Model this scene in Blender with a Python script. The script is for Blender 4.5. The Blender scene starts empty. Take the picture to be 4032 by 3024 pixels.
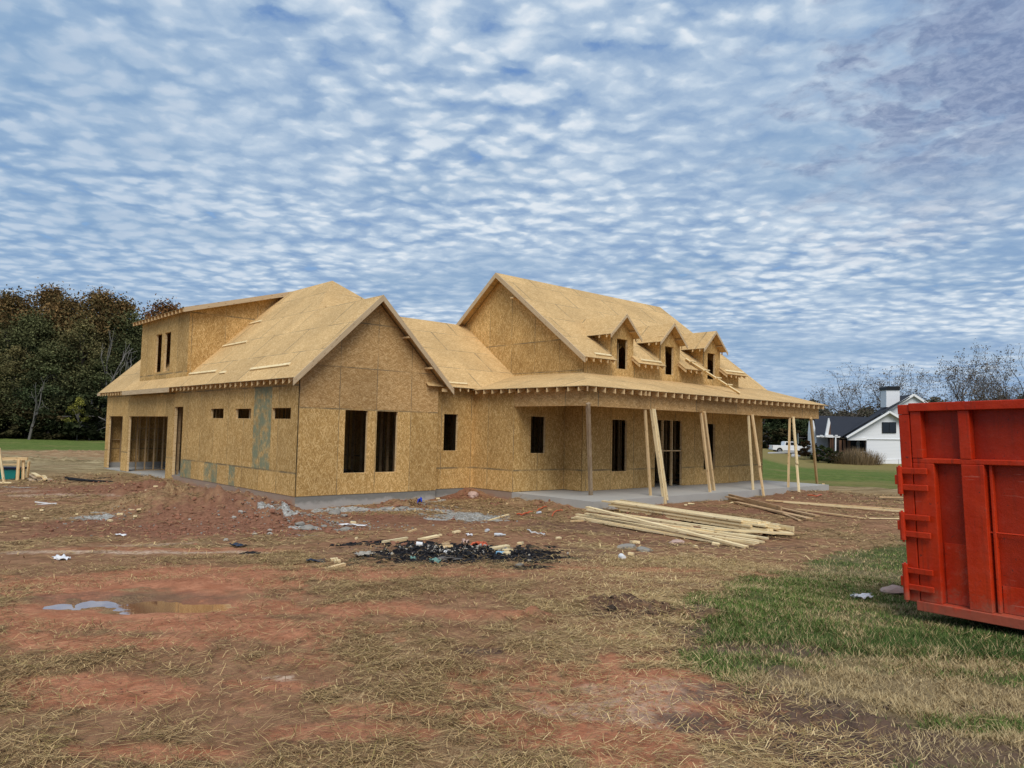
import bpy, bmesh, math, random
import numpy as np
from mathutils import Vector, Matrix
random.seed(7); NR = np.random.default_rng(11)
SC = bpy.context.scene
COL = SC.collection
# ------------------------------------------------------------------ camera
CR = Vector((0.73798828, -0.67445993, 0.02184281)); CU = Vector((-0.05768025, -0.0307969, 0.99785998)); CF = Vector((0.67234388, 0.73766887, 0.06163077))
CO = Vector((-9.3480786, -18.8298923, 1.9)); FP = 2934.3
cd = bpy.data.cameras.new('camera'); cam = bpy.data.objects.new('camera', cd); COL.objects.link(cam)
cam.matrix_world = Matrix(((CR.x, CU.x, -CF.x, CO.x), (CR.y, CU.y, -CF.y, CO.y), (CR.z, CU.z, -CF.z, CO.z), (0, 0, 0, 1)))
cd.sensor_width = 36; cd.lens = 36 * FP / 4032; cd.clip_start = 0.05; cd.clip_end = 3000
SC.camera = cam
SC.view_settings.view_transform = 'Standard'; SC.view_settings.look = 'None'; SC.view_settings.gamma = 1
SC.view_settings.exposure = 0.24
# ------------------------------------------------------------------ sun (behind cloud, behind the photographer's left shoulder)
SUN_EL = math.radians(50); SUN_DIR = Vector((-0.62, -0.78, 0)).normalized()      # towards the sun
sd = bpy.data.lights.new('sun', 'SUN'); sd.energy = 2.4; sd.angle = math.radians(38); sd.color = (1.0, 0.95, 0.88)
sun = bpy.data.objects.new('sun', sd); COL.objects.link(sun)
tosun = Vector((SUN_DIR.x * math.cos(SUN_EL), SUN_DIR.y * math.cos(SUN_EL), math.sin(SUN_EL)))
sun.rotation_euler = tosun.to_track_quat('Z', 'Y').to_euler(); sun.location = (-20, -30, 40)

# ------------------------------------------------------------------ node helpers
class NT:
    def __init__(s, tree): s.t = tree; s.n = tree.nodes; s.l = tree.links
    def new(s, typ, **kw):
        n = s.n.new(typ)
        for k, v in kw.items():
            if k.startswith('i_'):
                key = k[2:]; key = int(key) if key.isdigit() else key.replace('_', ' ')
                s.set(n.inputs[key], v)
            else: setattr(n, k, v)
        return n
    def set(s, inp, v):
        if isinstance(v, bpy.types.NodeSocket): s.l.new(v, inp)
        else: inp.default_value = v
    def math(s, op, a, b=0.0, c=0.0, clamp=False):
        n = s.n.new('ShaderNodeMath'); n.operation = op; n.use_clamp = clamp
        for i, v in enumerate((a, b, c)): s.set(n.inputs[i], v)
        return n.outputs[0]
    def vmath(s, op, a, b=(0, 0, 0)):
        n = s.n.new('ShaderNodeVectorMath'); n.operation = op
        s.set(n.inputs[0], a); s.set(n.inputs[1], b)
        return n.outputs[0]
    def mul(s, v, xyz): return s.vmath('MULTIPLY', v, xyz)
    def noise(s, v, scale, detail=3, rough=0.55, dist=0.0, out=0):
        n = s.n.new('ShaderNodeTexNoise'); s.l.new(v, n.inputs['Vector'])
        n.inputs['Scale'].default_value = scale; n.inputs['Detail'].default_value = detail
        n.inputs['Roughness'].default_value = rough; n.inputs['Distortion'].default_value = dist
        return n.outputs[out]
    def ss(s, x, a, b, lo=0.0, hi=1.0):
        n = s.n.new('ShaderNodeMapRange'); n.interpolation_type = 'SMOOTHSTEP'
        s.set(n.inputs[0], x); n.inputs[1].default_value = a; n.inputs[2].default_value = b
        n.inputs[3].default_value = lo; n.inputs[4].default_value = hi
        return n.outputs[0]
    def mix(s, f, a, b, typ='MIX'):
        n = s.n.new('ShaderNodeMix'); n.data_type = 'RGBA'; n.blend_type = typ; n.clamp_factor = True
        s.set(n.inputs[0], f)
        for i, v in ((6, a), (7, b)):
            if isinstance(v, tuple) and len(v) == 3: v = (*v, 1)
            s.set(n.inputs[i], v)
        return n.outputs[2]
    def attr(s, name, out='Fac', typ='GEOMETRY'):
        n = s.n.new('ShaderNodeAttribute'); n.attribute_name = name; n.attribute_type = typ
        return n.outputs[out]
    def ramp(s, f, stops):
        n = s.n.new('ShaderNodeValToRGB'); s.set(n.inputs[0], f); e = n.color_ramp.elements
        while len(e) < len(stops): e.new(0.5)
        for el, (p, c) in zip(e, stops): el.position = p; el.color = (*c, 1)
        return n.outputs[0]

# ------------------------------------------------------------------ world: sky + altocumulus layer
W = bpy.data.worlds.new('World'); SC.world = W; W.use_nodes = True
w = NT(W.node_tree); w.n.clear()
dirv = w.new('ShaderNodeTexCoord').outputs['Generated']
sep = w.new('ShaderNodeSeparateXYZ', i_0=dirv)
zz = w.math('MAXIMUM', sep.outputs[2], 0.0)
den = w.math('ADD', zz, 0.10)
px_ = w.math('DIVIDE', sep.outputs[0], den); py_ = w.math('DIVIDE', sep.outputs[1], den)
Pv = w.new('ShaderNodeCombineXYZ', i_0=px_, i_1=py_).outputs[0]
rot = w.new('ShaderNodeMapping', i_Vector=Pv); rot.inputs['Rotation'].default_value = (0, 0, -math.atan2(CR.y, CR.x)); Pr = rot.outputs[0]
wob = w.noise(Pr, 3.0, 4, 0.6, out=1)
Pd = w.vmath('ADD', Pr, w.mul(w.vmath('SUBTRACT', wob, (0.5, 0.5, 0.5)), (0.16, 0.16, 0.16)))
wob2 = w.noise(Pr, 20.0, 3, 0.6, out=1)
Pd = w.vmath('ADD', Pd, w.mul(w.vmath('SUBTRACT', wob2, (0.5, 0.5, 0.5)), (0.045, 0.045, 0.045)))
def cells(v, sc, sm):
    n = w.new('ShaderNodeTexVoronoi', feature='SMOOTH_F1', voronoi_dimensions='2D', i_Vector=v, i_Scale=sc); n.inputs['Smoothness'].default_value = sm; n.inputs['Detail'].default_value = 0.6; n.inputs['Roughness'].default_value = 0.45
    return n.outputs['Distance']
v1 = cells(Pd, 11.5, 1.0); v2 = cells(w.vmath('ADD', Pd, (0.0, 0.016, 0)), 11.5, 1.0)
puff = w.math('SUBTRACT', 0.75, v1)
rel = w.math('SUBTRACT', v2, v1)
fine = w.noise(Pd, 26.0, 6, 0.6)
mid = w.noise(Pd, 6.0, 5, 0.6)
big = w.noise(Pr, 1.3, 4, 0.55)
big2 = w.noise(w.vmath('ADD', Pr, (5.3, 2.1, 0)), 0.9, 4, 0.55)
fade = w.ss(sep.outputs[2], 0.02, 0.20, 0.25, 1.0)          # cells merge towards the horizon
amp = w.math('MULTIPLY', w.ss(big2, 0.36, 0.60, 0.40, 1.15), fade)
d = w.math('ADD', w.math('MULTIPLY', w.math('SUBTRACT', puff, 0.10), w.math('MULTIPLY', amp, 0.85)), w.math('MULTIPLY', w.math('SUBTRACT', fine, 0.5), 0.30))
d = w.math('ADD', d, w.math('MULTIPLY', w.math('SUBTRACT', mid, 0.5), 0.55))
d = w.math('ADD', d, w.math('MULTIPLY', w.math('SUBTRACT', big, 0.5), 0.80))
zen = w.ss(sep.outputs[2], 0.34, 0.56, 0.0, 0.10)
cover = w.ss(w.math('SUBTRACT', d, zen), -0.46, -0.16, 0.0, 1.0)
lightness = w.ss(w.math('ADD', d, w.math('MULTIPLY', rel, w.math('MULTIPLY', amp, 0.6))), -0.52, 0.56)
ccol = w.ramp(lightness, [(0, (0.165, 0.275, 0.48)), (0.28, (0.240, 0.350, 0.52)), (0.55, (0.340, 0.445, 0.585)), (0.80, (0.470, 0.560, 0.665)), (1.0, (0.63, 0.685, 0.745))])
shade = w.ss(w.noise(w.vmath('ADD', Pr, (1.3, 7.1, 0)), 1.1, 3, 0.5), 0.46, 0.68, 0.0, 0.55)
ccol = w.mix(shade, ccol, (0.205, 0.325, 0.485))
rt = w.math('SUBTRACT', w.math('MULTIPLY', sep.outputs[0], CR.x), w.math('MULTIPLY', sep.outputs[1], -CR.y))
bank = w.math('MULTIPLY', w.ss(w.math('ADD', rt, w.math('MULTIPLY', w.math('SUBTRACT', mid, 0.5), 0.8)), 0.31, 0.50), w.ss(w.math('ADD', sep.outputs[2], w.math('MULTIPLY', w.math('SUBTRACT', big2, 0.5), 0.3)), 0.20, 0.34))
ccol = w.mix(w.math('MULTIPLY', bank, 0.9), ccol, w.mix(w.ss(fine, .35, .65), (0.150, 0.205, 0.345), (0.245, 0.305, 0.445)))
lw = w.math('MULTIPLY', w.ss(rt, -0.15, -0.55), 0.45)
ccol = w.mix(lw, ccol, (0.195, 0.325, 0.505))
cover = w.math('MAXIMUM', cover, w.math('MULTIPLY', bank, 0.95)); cover = w.math('MAXIMUM', cover, w.math('MULTIPLY', w.ss(sep.outputs[2], 0.10, 0.44, 1.0, 0.0), 0.95))
low = w.ss(sep.outputs[2], 0.0, 0.11, 1.0, 0.0)
ccol = w.mix(w.math('MULTIPLY', low, 0.5), ccol, (0.235, 0.36, 0.54))
sky = w.new('ShaderNodeTexSky', sky_type='NISHITA', sun_disc=False)
sky.sun_elevation = SUN_EL; sky.sun_rotation = math.atan2(SUN_DIR.x, SUN_DIR.y)
sky.air_density = 1.6; sky.ozone_density = 2.0; sky.dust_density = 0.4
b1 = w.new('ShaderNodeBackground', i_Color=w.mix(1.0, sky.outputs[0], (0.95, 1.25, 1.75), 'MULTIPLY'), i_Strength=0.062)
b2 = w.new('ShaderNodeBackground', i_Color=ccol, i_Strength=1.0)
mx = w.new('ShaderNodeMixShader', i_0=cover, i_1=b1.outputs[0], i_2=b2.outputs[0])
w.l.new(mx.outputs[0], w.new('ShaderNodeOutputWorld').inputs[0])

# ------------------------------------------------------------------ picture -> world
def ray(px, py): return (CF * FP + CR * (px - 2016) - CU * (py - 1510)).normalized()
def on(px, py, n, dd):
    r = ray(px, py); n = Vector(n); return CO + r * ((dd - n.dot(CO)) / n.dot(r))
def atz(px, py, z): return on(px, py, (0, 0, 1), z)
GR = Vector((CR.x, CR.y, 0)).normalized(); GF = Vector((-GR.y, GR.x, 0))
# value noise in numpy
_lat = NR.random((256, 256))
def vn(x, y):
    xi = np.floor(x).astype(int); yi = np.floor(y).astype(int); fx = x - xi; fy = y - yi
    fx = fx * fx * (3 - 2 * fx); fy = fy * fy * (3 - 2 * fy)
    g = lambda a, b: _lat[a & 255, b & 255]
    return (g(xi, yi) * (1 - fx) + g(xi + 1, yi) * fx) * (1 - fy) + (g(xi, yi + 1) * (1 - fx) + g(xi + 1, yi + 1) * fx) * fy
def fbm(x, y, s, o=4, r=0.5, off=0.0):
    t = 0.0; a = 1.0; m = 0.0
    for i in range(o):
        t = t + a * vn(x * s + 13.7 * i + off, y * s - 7.3 * i + off * 1.7); m += a; a *= r; s *= 2.03
    return t / m
def sst(x, a, b):
    t = np.clip((x - a) / (b - a), 0, 1); return t * t * (3 - 2 * t)
def base_h(X, Y):
    dx = X - CO.x; dy = Y - CO.y
    rr = dx * GR.x + dy * GR.y; ff = dx * GF.x + dy * GF.y; r = np.hypot(rr, ff)
    z = 0.25 - 0.50 * sst(r, 6.0, 17.0)
    az = rr / np.maximum(np.abs(ff), 1.0) * np.sign(ff)
    right = sst(az, 0.30, 0.40) * (ff > 0) * sst(X, 19.5, 26.0)
    z = z - right * (1.20 * sst(r, 34, 90) - 0.42 * sst(r, 97, 122))
    z = z - 0.10 * np.exp(-((Y + .35) / .5) ** 2) * sst(X, -.8, .3) * sst(-X, -5.0, -4.2)
    nearA = np.exp(-((X + 0.6) ** 2 + (Y + 0.9) ** 2) / 3.0); z = z - 0.10 * nearA
    z = z - 0.9 * sst(r, 150, 400)
    return z
MOUNDS = []   # (x, y, rx, ry, h, roughness)
def hgt(X, Y, fine=True):
    X = np.asarray(X, float); Y = np.asarray(Y, float)
    z = base_h(X, Y)
    dx = X - CO.x; dy = Y - CO.y; r = np.hypot(dx, dy)
    z = z + (fbm(X, Y, 0.55, 3) - 0.5) * 0.10 * sst(r, 1, 6) * (1 - 0.5 * sst(r, 30, 60))
    if fine:
        rr = dx * GR.x + dy * GR.y; ff = dx * GF.x + dy * GF.y
        z = z + (fbm(X, Y, 3.1, 4, 0.55, 3.0) - 0.5) * 0.055
    for (mx_, my_, rx, ry, h, rg) in MOUNDS:
        ux = ((X - mx_) * GR.x + (Y - my_) * GR.y) / rx; uy = ((X - mx_) * GF.x + (Y - my_) * GF.y) / ry
        e = np.exp(-(ux * ux + uy * uy) ** 1.15 * 1.3)
        z = z + h * e * (1 + rg * (fbm(X, Y, 1.6, 4, 0.6, 9.0) - 0.5) * 2)
        if rg > 0.2: z = z + e * (fbm(X, Y, 4.0, 4, 0.65, 4.0) - 0.5) * 0.34
    return z
def gpt(px, py, dz=0.0):
    r = ray(px, py); t = (0.0 - CO.z) / r.z if r.z < 0 else 100
    for _ in range(40):
        p = CO + r * t; h = float(hgt(p.x, p.y)) + dz
        t2 = (h - CO.z) / r.z if r.z < -1e-4 else 100; t = t * 0.4 + t2 * 0.6
    return CO + r * t
def dirt(px, py, rx, ry, h, rg):
    p = gpt(px, py); MOUNDS.append((p.x, p.y, rx, ry, h, rg))
for a in [(700, 2020, 2.2, 1.0, 0.48, 0.6), (900, 2030, 1.9, 0.9, 0.52, 0.6), (560, 1935, 2.4, 1.5, 0.26, 0.5), (430, 1890, 2.5, 1.6, 0.2, 0.35),
          (1070, 2040, 1.2, 0.7, 0.24, 0.6), (1590, 1995, 0.75, 0.5, 0.20, 0.35), (1330, 2010, 0.9, 0.4, 0.10, 0.4), (1860, 1945, 1.0, 0.9, 0.27, 0.25), (2100, 1985, 1.4, 0.8, 0.1, 0.3),
          (2560, 2040, 1.8, 0.9, 0.1, 0.4), (3150, 1945, 2.2, 1.0, 0.12, 0.4), (3540, 2330, 0.28, 0.18, 0.06, 0.5), (2420, 2400, 0.5, 0.2, 0.06, 0.5),
          (2080, 2430, 0.35, 0.16, 0.07, 0.4), (560, 2372, 0.95, 0.38, -0.075, 0.0), (1830, 2180, 1.7, 1.0, 0.05, 0.5), (2700, 2420, 0.6, 0.35, 0.05, 0.4), (3300, 2840, 0.6, 0.2, -0.05, 0.3),
          (380, 1790, 6, 2.0, 0.25, 0.3), (200, 1815, 4, 0.7, 0.2, 0.5)]:
    dirt(*a)

# ------------------------------------------------------------------ object helpers
def tag(o, label=None, cat=None, group=None, kind=None):
    if label: o['label'] = label
    if cat: o['category'] = cat
    if group: o['group'] = group
    if kind: o['kind'] = kind
    return o
def empty(name, loc, label, cat, group=None, rz=0):
    o = bpy.data.objects.new(name, None); COL.objects.link(o); o.location = loc; o.rotation_euler = (0, 0, rz)
    o.empty_display_size = 0.2
    return tag(o, label, cat, group)
class MB:
    def __init__(s): s.v = []; s.f = []; s.uv = []; s.mi = []
    def face(s, pts, uvs=None, mi=0):
        b = len(s.v); s.v += [tuple(p) for p in pts]; s.f.append(tuple(range(b, b + len(pts))))
        s.uv.append(uvs or [(0, 0)] * len(pts)); s.mi.append(mi); return s
    def hexa(s, c, L=None, mi=0):
        # c: 8 corners, bottom 0-3 then top 4-7 (0-1 is the long direction)
        o = random.random() * 40
        L = L or (Vector(c[1]) - Vector(c[0])).length
        k = 0.0
        for idx in ((0, 1, 5, 4), (1, 2, 6, 5), (2, 3, 7, 6), (3, 0, 4, 7), (4, 5, 6, 7), (3, 2, 1, 0)):
            p = [Vector(c[i]) for i in idx]; w1 = (p[1] - p[0]).length; h1 = (p[3] - p[0]).length
            if idx in ((0, 1, 5, 4), (4, 5, 6, 7)): uv = [(o, k), (o + w1, k), (o + w1, k + h1), (o, k + h1)]
            elif idx in ((2, 3, 7, 6), (3, 2, 1, 0)): uv = [(o + w1, k), (o, k), (o, k + h1), (o + w1, k + h1)]
            else: uv = [(o, k), (o + w1 * .2, k), (o + w1 * .2, k + h1), (o, k + h1)]
            k += 0.31
            s.face(p, uv, mi)
        return s
    def box(s, x0, y0, z0, x1, y1, z1, mi=0):
        return s.hexa([(x0, y0, z0), (x1, y0, z0), (x1, y1, z0), (x0, y1, z0), (x0, y0, z1), (x1, y0, z1), (x1, y1, z1), (x0, y1, z1)], mi=mi)
    def beam(s, p0, p1, w, h, up=(0, 0, 1), mi=0):
        p0 = Vector(p0); p1 = Vector(p1); a = (p1 - p0).normalized(); sd_ = a.cross(Vector(up))
        if sd_.length < 1e-3: sd_ = a.cross(Vector((1, 0, 0)))
        sd_.normalize(); u = sd_.cross(a).normalized(); A = sd_ * w / 2; B = u * h / 2
        return s.hexa([p0 - A - B, p1 - A - B, p1 + A - B, p0 + A - B, p0 - A + B, p1 - A + B, p1 + A + B, p0 + A + B], mi=mi)
    def prism(s, poly, n, t, mi=0):
        # poly: list of 3D points (planar), extruded by vector n*t
        n = Vector(n) * t; P = [Vector(p) for p in poly]; Q = [p + n for p in P]
        s.face(P, [(p.x + p.y, p.z) for p in P], mi); s.face(Q[::-1], [(p.x + p.y, p.z) for p in Q[::-1]], mi)
        for i in range(len(P)):
            j = (i + 1) % len(P); s.face([P[j], P[i], Q[i], Q[j]], [(0, 0), (1, 0), (1, .1), (0, .1)], mi)
        return s
    def tube(s, pts, rad, n=6, mi=0, cap=True):
        pts = [Vector(p) for p in pts]; rings = []
        for i, p in enumerate(pts):
            a = (pts[min(i + 1, len(pts) - 1)] - pts[max(i - 1, 0)]).normalized()
            sd_ = a.cross(Vector((0, 0, 1)))
            if sd_.length < 1e-2: sd_ = a.cross(Vector((1, 0, 0)))
            sd_.normalize(); u = sd_.cross(a); r = rad[i] if hasattr(rad, '__len__') else rad
            rings.append([p + (sd_ * math.cos(t) + u * math.sin(t)) * r for t in [2 * math.pi * k / n for k in range(n)]])
        L = 0
        for i in range(len(rings) - 1):
            for k in range(n):
                k2 = (k + 1) % n; s.face([rings[i][k], rings[i][k2], rings[i + 1][k2], rings[i + 1][k]], [(L, k / n), (L, (k + 1) / n), (L + 1, (k + 1) / n), (L + 1, k / n)], mi)
            L += 1
        if cap: s.face(rings[0][::-1], None, mi); s.face(rings[-1], None, mi)
        return s
    def build(s, name, mats, parent=None, bevel=0, smooth=False, loc=None, merge=True):
        me = bpy.data.meshes.new(name); me.from_pydata(s.v, [], s.f)
        uvl = me.uv_layers.new(name='UVMap'); uvl.data.foreach_set('uv', [c for f in s.uv for p in f for c in p])
        mats = mats if isinstance(mats, (list, tuple)) else [mats]
        for m in mats: me.materials.append(m)
        me.polygons.foreach_set('material_index', s.mi)
        if merge:
            bm = bmesh.new(); bm.from_mesh(me); bmesh.ops.remove_doubles(bm, verts=bm.verts, dist=1e-5)
            bmesh.ops.recalc_face_normals(bm, faces=bm.faces); bm.to_mesh(me); bm.free()
        if smooth: me.polygons.foreach_set('use_smooth', [True] * len(me.polygons))
        o = bpy.data.objects.new(name, me); COL.objects.link(o)
        if loc is not None: o.location = loc
        if parent: o.parent = parent
        if bevel:
            b = o.modifiers.new('bevel', 'BEVEL'); b.width = bevel; b.segments = 2; b.limit_method = 'ANGLE'
        return o
def at_origin(o):
    """move the object's origin to its own base centre"""
    me = o.data; n = len(me.vertices); co = np.empty(n * 3); me.vertices.foreach_get('co', co); co = co.reshape(-1, 3)
    c = (co.min(0) + co.max(0)) / 2; c[2] = co[:, 2].min(); co -= c; me.vertices.foreach_set('co', co.ravel()); me.update()
    o.location = o.location + Vector(c); return o
# ------------------------------------------------------------------ materials
MATS = {}
def base_mat(name, rough=0.7, spec=0.3):
    m = bpy.data.materials.new(name); m.use_nodes = True; t = NT(m.node_tree); b = t.n['Principled BSDF']
    b.inputs['Roughness'].default_value = rough; b.inputs['Specular IOR Level'].default_value = spec
    MATS[name] = m; return m, t, b
def plain(name, col, rough=0.6, var=0.15, scale=6.0, metal=0.0, spec=0.3, bump=0.0):
    m, t, b = base_mat(name, rough, spec); tc = t.new('ShaderNodeTexCoord').outputs['Object']
    n = t.noise(tc, scale, 5, 0.6); c = t.mix(n, tuple(x * (1 - var) for x in col), tuple(min(1, x * (1 + var)) for x in col))
    t.l.new(c, b.inputs['Base Color']); b.inputs['Metallic'].default_value = metal
    if bump:
        bp = t.new('ShaderNodeBump', i_Height=t.noise(tc, scale * 6, 4, 0.6), i_Strength=bump, i_Distance=0.02); t.l.new(bp.outputs[0], b.inputs['Normal'])
    return m
def osb(name, c0, c1, c2, horiz=False, tint=0.13, seam=0.42):
    m, t, b = base_mat(name, 0.85, 0.08)
    uv = t.new('ShaderNodeUVMap', uv_map='UVMap').outputs[0]; sh = t.new('ShaderNodeUVMap', uv_map='sheet').outputs[0]
    s = t.new('ShaderNodeSeparateXYZ', i_0=sh)
    su, sv = s.outputs[0], s.outputs[1]
    row = t.math('FLOOR', sv); odd = t.math('MODULO', t.math('ABSOLUTE', row), 2.0)
    su = t.math('ADD', su, t.math('MULTIPLY', odd, 0.5))
    cid = t.new('ShaderNodeCombineXYZ', i_0=t.math('FLOOR', su), i_1=row).outputs[0]
    wn = t.new('ShaderNodeTexWhiteNoise', noise_dimensions='2D', i_Vector=cid)
    jit = t.mul(wn.outputs['Color'], (7.0, 7.0, 0))
    uvj = t.vmath('ADD', uv, jit)
    wob = t.mul(t.vmath('SUBTRACT', t.noise(uvj, 5.0, 2, 0.5, out=1), (0.5, 0.5, 0.5)), (0.10, 0.10, 0))
    p = t.vmath('ADD', uvj, wob)
    def flakes(ang, sx, sy, off):
        mp = t.new('ShaderNodeMapping', i_Vector=p); mp.inputs['Rotation'].default_value = (0, 0, ang); mp.inputs['Location'].default_value = (off, off * 2, 0)
        q = t.mul(mp.outputs[0], (sx, sy, 1))
        v = t.new('ShaderNodeTexVoronoi', voronoi_dimensions='2D', i_Vector=q, i_Scale=1.0)
        return t.new('ShaderNodeSeparateXYZ', i_0=v.outputs['Color']).outputs[0]
    A = (8.5, 44.0) if horiz else (44.0, 8.5)
    f1 = flakes(0.35, A[0], A[1], 0); f2 = flakes(-0.5, A[0] * 1.1, A[1] * 0.9, 3.1); f3 = flakes(0.9, A[0] * .8, A[1] * 1.2, 5.7)
    sel = t.noise(p, 14.0, 1, 0.5)
    f = t.mix(t.ss(sel, 0.44, 0.50), f1, f2); f = t.mix(t.ss(sel, 0.56, 0.60), f, f3)
    fine = t.noise(t.mul(uv, (60, 18, 1) if not horiz else (18, 60, 1)), 1.0, 2, 0.6)
    f = t.math('ADD', t.math('MULTIPLY', f, 0.75), t.math('MULTIPLY', fine, 0.3))
    col = t.ramp(f, [(0.0, c0), (0.18, tuple(a * .45 + b_ * .55 for a, b_ in zip(c0, c1))), (0.5, c1), (0.85, c2), (1.0, tuple(min(1, x * 1.14) for x in c2))])
    g = t.math('ADD', 1 - tint, t.math('MULTIPLY', wn.outputs['Value'], 2 * tint))
    blot = t.ss(t.noise(uv, 0.55, 3, 0.6), 0.3, 0.7, 0.88, 1.08)
    g = t.math('MULTIPLY', g, blot)
    col = t.mix(1.0, col, t.new('ShaderNodeCombineXYZ', i_0=g, i_1=g, i_2=g).outputs[0], 'MULTIPLY')
    # green-blue stained sheets (mill marking rubbed off on the board)
    st = t.math('MULTIPLY', t.attr('stain'), t.ss(t.noise(uv, 3.2, 4, 0.65), 0.28, 0.62))
    col = t.mix(t.math('MULTIPLY', st, 0.8), col, (0.16, 0.22, 0.155))
    # dark streaks / damp
    # seams
    ex = t.math('ABSOLUTE', t.math('SUBTRACT', t.math('FRACT', t.math('ADD', su, 0.5)), 0.5))
    ey = t.math('ABSOLUTE', t.math('SUBTRACT', t.math('FRACT', t.math('ADD', sv, 0.5)), 0.5))
    ln = t.math('MAXIMUM', t.ss(ex, 0.006, 0.014, 1, 0), t.ss(ey, 0.006, 0.015, 1, 0))
    ln = t.math('MULTIPLY', ln, t.ss(t.noise(uv, 1.3, 2, 0.5), 0.30, 0.62, 0.15, 1.0))
    col = t.mix(t.math('MULTIPLY', ln, seam + .25), col, (0.10, 0.10, 0.075))
    t.l.new(col, b.inputs['Base Color'])
    bp = t.new('ShaderNodeBump', i_Height=f, i_Strength=0.35, i_Distance=0.004); t.l.new(bp.outputs[0], b.inputs['Normal'])
    return m
M_wall = osb('osb_wall', (0.25, 0.140, 0.048), (0.490, 0.297, 0.105), (0.70, 0.475, 0.21))
M_gable = osb('osb_gable', (0.25, 0.14, 0.054), (0.455, 0.272, 0.11), (0.62, 0.41, 0.195), horiz=True)
M_roof = osb('osb_roof', (0.38, 0.235, 0.10), (0.56, 0.367, 0.163), (0.67, 0.465, 0.23), horiz=True, tint=0.07)
def lumber(name, c0, c1, var=0.25, dirty=0.0):
    m, t, b = base_mat(name, 0.75, 0.10)
    uv = t.new('ShaderNodeUVMap', uv_map='UVMap').outputs[0]; oi = t.new('ShaderNodeObjectInfo').outputs['Random']
    off = t.new('ShaderNodeCombineXYZ', i_0=t.math('MULTIPLY', oi, 31.0), i_1=t.math('MULTIPLY', oi, 17.0)).outputs[0]
    p = t.vmath('ADD', uv, off)
    gr = t.noise(t.mul(p, (1.2, 26.0, 1)), 1.0, 4, 0.6, 1.2)
    c = t.mix(t.ss(gr, 0.3, 0.72), c0, c1)
    kn = t.new('ShaderNodeTexVoronoi', voronoi_dimensions='2D', i_Vector=t.mul(p, (2.2, 8.0, 1)), i_Scale=1.0)
    c = t.mix(t.ss(kn.outputs['Distance'], 0.05, 0.11, 0.75, 0.0), c, (0.22, 0.10, 0.035))
    v = t.math('ADD', 1 - var, t.math('MULTIPLY', oi, 2 * var * .8))
    c = t.mix(1.0, c, t.new('ShaderNodeCombineXYZ', i_0=v, i_1=v, i_2=v).outputs[0], 'MULTIPLY')
    if dirty: c = t.mix(t.math('MULTIPLY', t.ss(t.noise(p, 2.0, 4, 0.6), 0.45, 0.7), dirty), c, (0.16, 0.10, 0.07))
    t.l.new(c, b.inputs['Base Color'])
    return m
M_pine = lumber('pine_lumber', (0.60, 0.40, 0.19), (0.80, 0.60, 0.34), 0.10)
M_fresh = lumber('fresh_pine', (0.72, 0.54, 0.28), (0.88, 0.73, 0.45), 0.08, 0.18)
M_trim = lumber('trim_board', (0.48, 0.35, 0.21), (0.60, 0.46, 0.29), 0.05)
M_dirtyw = lumber('muddy_lumber', (0.44, 0.28, 0.14), (0.66, 0.46, 0.26), 0.12, 0.55)
M_greyw = lumber('grey_lumber', (0.40, 0.29, 0.18), (0.60, 0.46, 0.31), 0.10, 0.35)
M_conc = plain('concrete', (0.30, 0.29, 0.27), 0.85, 0.25, 1.6, bump=0.5)
M_slab = plain('slab_concrete', (0.40, 0.385, 0.35), 0.7, 0.15, 1.2, bump=0.2)
def footing_mat():
    m, t, b = base_mat('footing', 0.9, 0.2); tc = t.new('ShaderNodeTexCoord').outputs['Object']
    z = t.new('ShaderNodeSeparateXYZ', i_0=tc).outputs[2]
    n = t.noise(tc, 1.5, 5, 0.65); nf = t.noise(tc, 14, 4, 0.6)
    c = t.mix(n, (0.15, 0.148, 0.135), (0.27, 0.26, 0.235))
    stain = t.ss(t.math('ADD', z, t.math('MULTIPLY', t.math('SUBTRACT', n, 0.5), 0.5)), -0.26, -0.12, 0.85, 0.0)
    geo = t.new('ShaderNodeNewGeometry'); nx = t.new('ShaderNodeSeparateXYZ', i_0=geo.outputs['Normal']).outputs[0]
    side = t.ss(nx, -0.9, -0.5, 1.0, 0.0)
    c = t.mix(t.math('MULTIPLY', side, 0.55), c, (0.42, 0.27, 0.18))
    c = t.mix(stain, c, t.mix(side, (0.42, 0.40, 0.37), (0.36, 0.20, 0.13)))
    t.l.new(c, b.inputs['Base Color'])
    bp = t.new('ShaderNodeBump', i_Height=nf, i_Strength=0.6, i_Distance=0.01); t.l.new(bp.outputs[0], b.inputs['Normal'])
    return m
M_foot = footing_mat()# ================================================================== HOUSE UNDER CONSTRUCTION
house = empty('unfinished_house', (0, 0, 0), 'large unfinished house sheathed in bare tan strand board with three dormers and a front porch', 'house')
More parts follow.
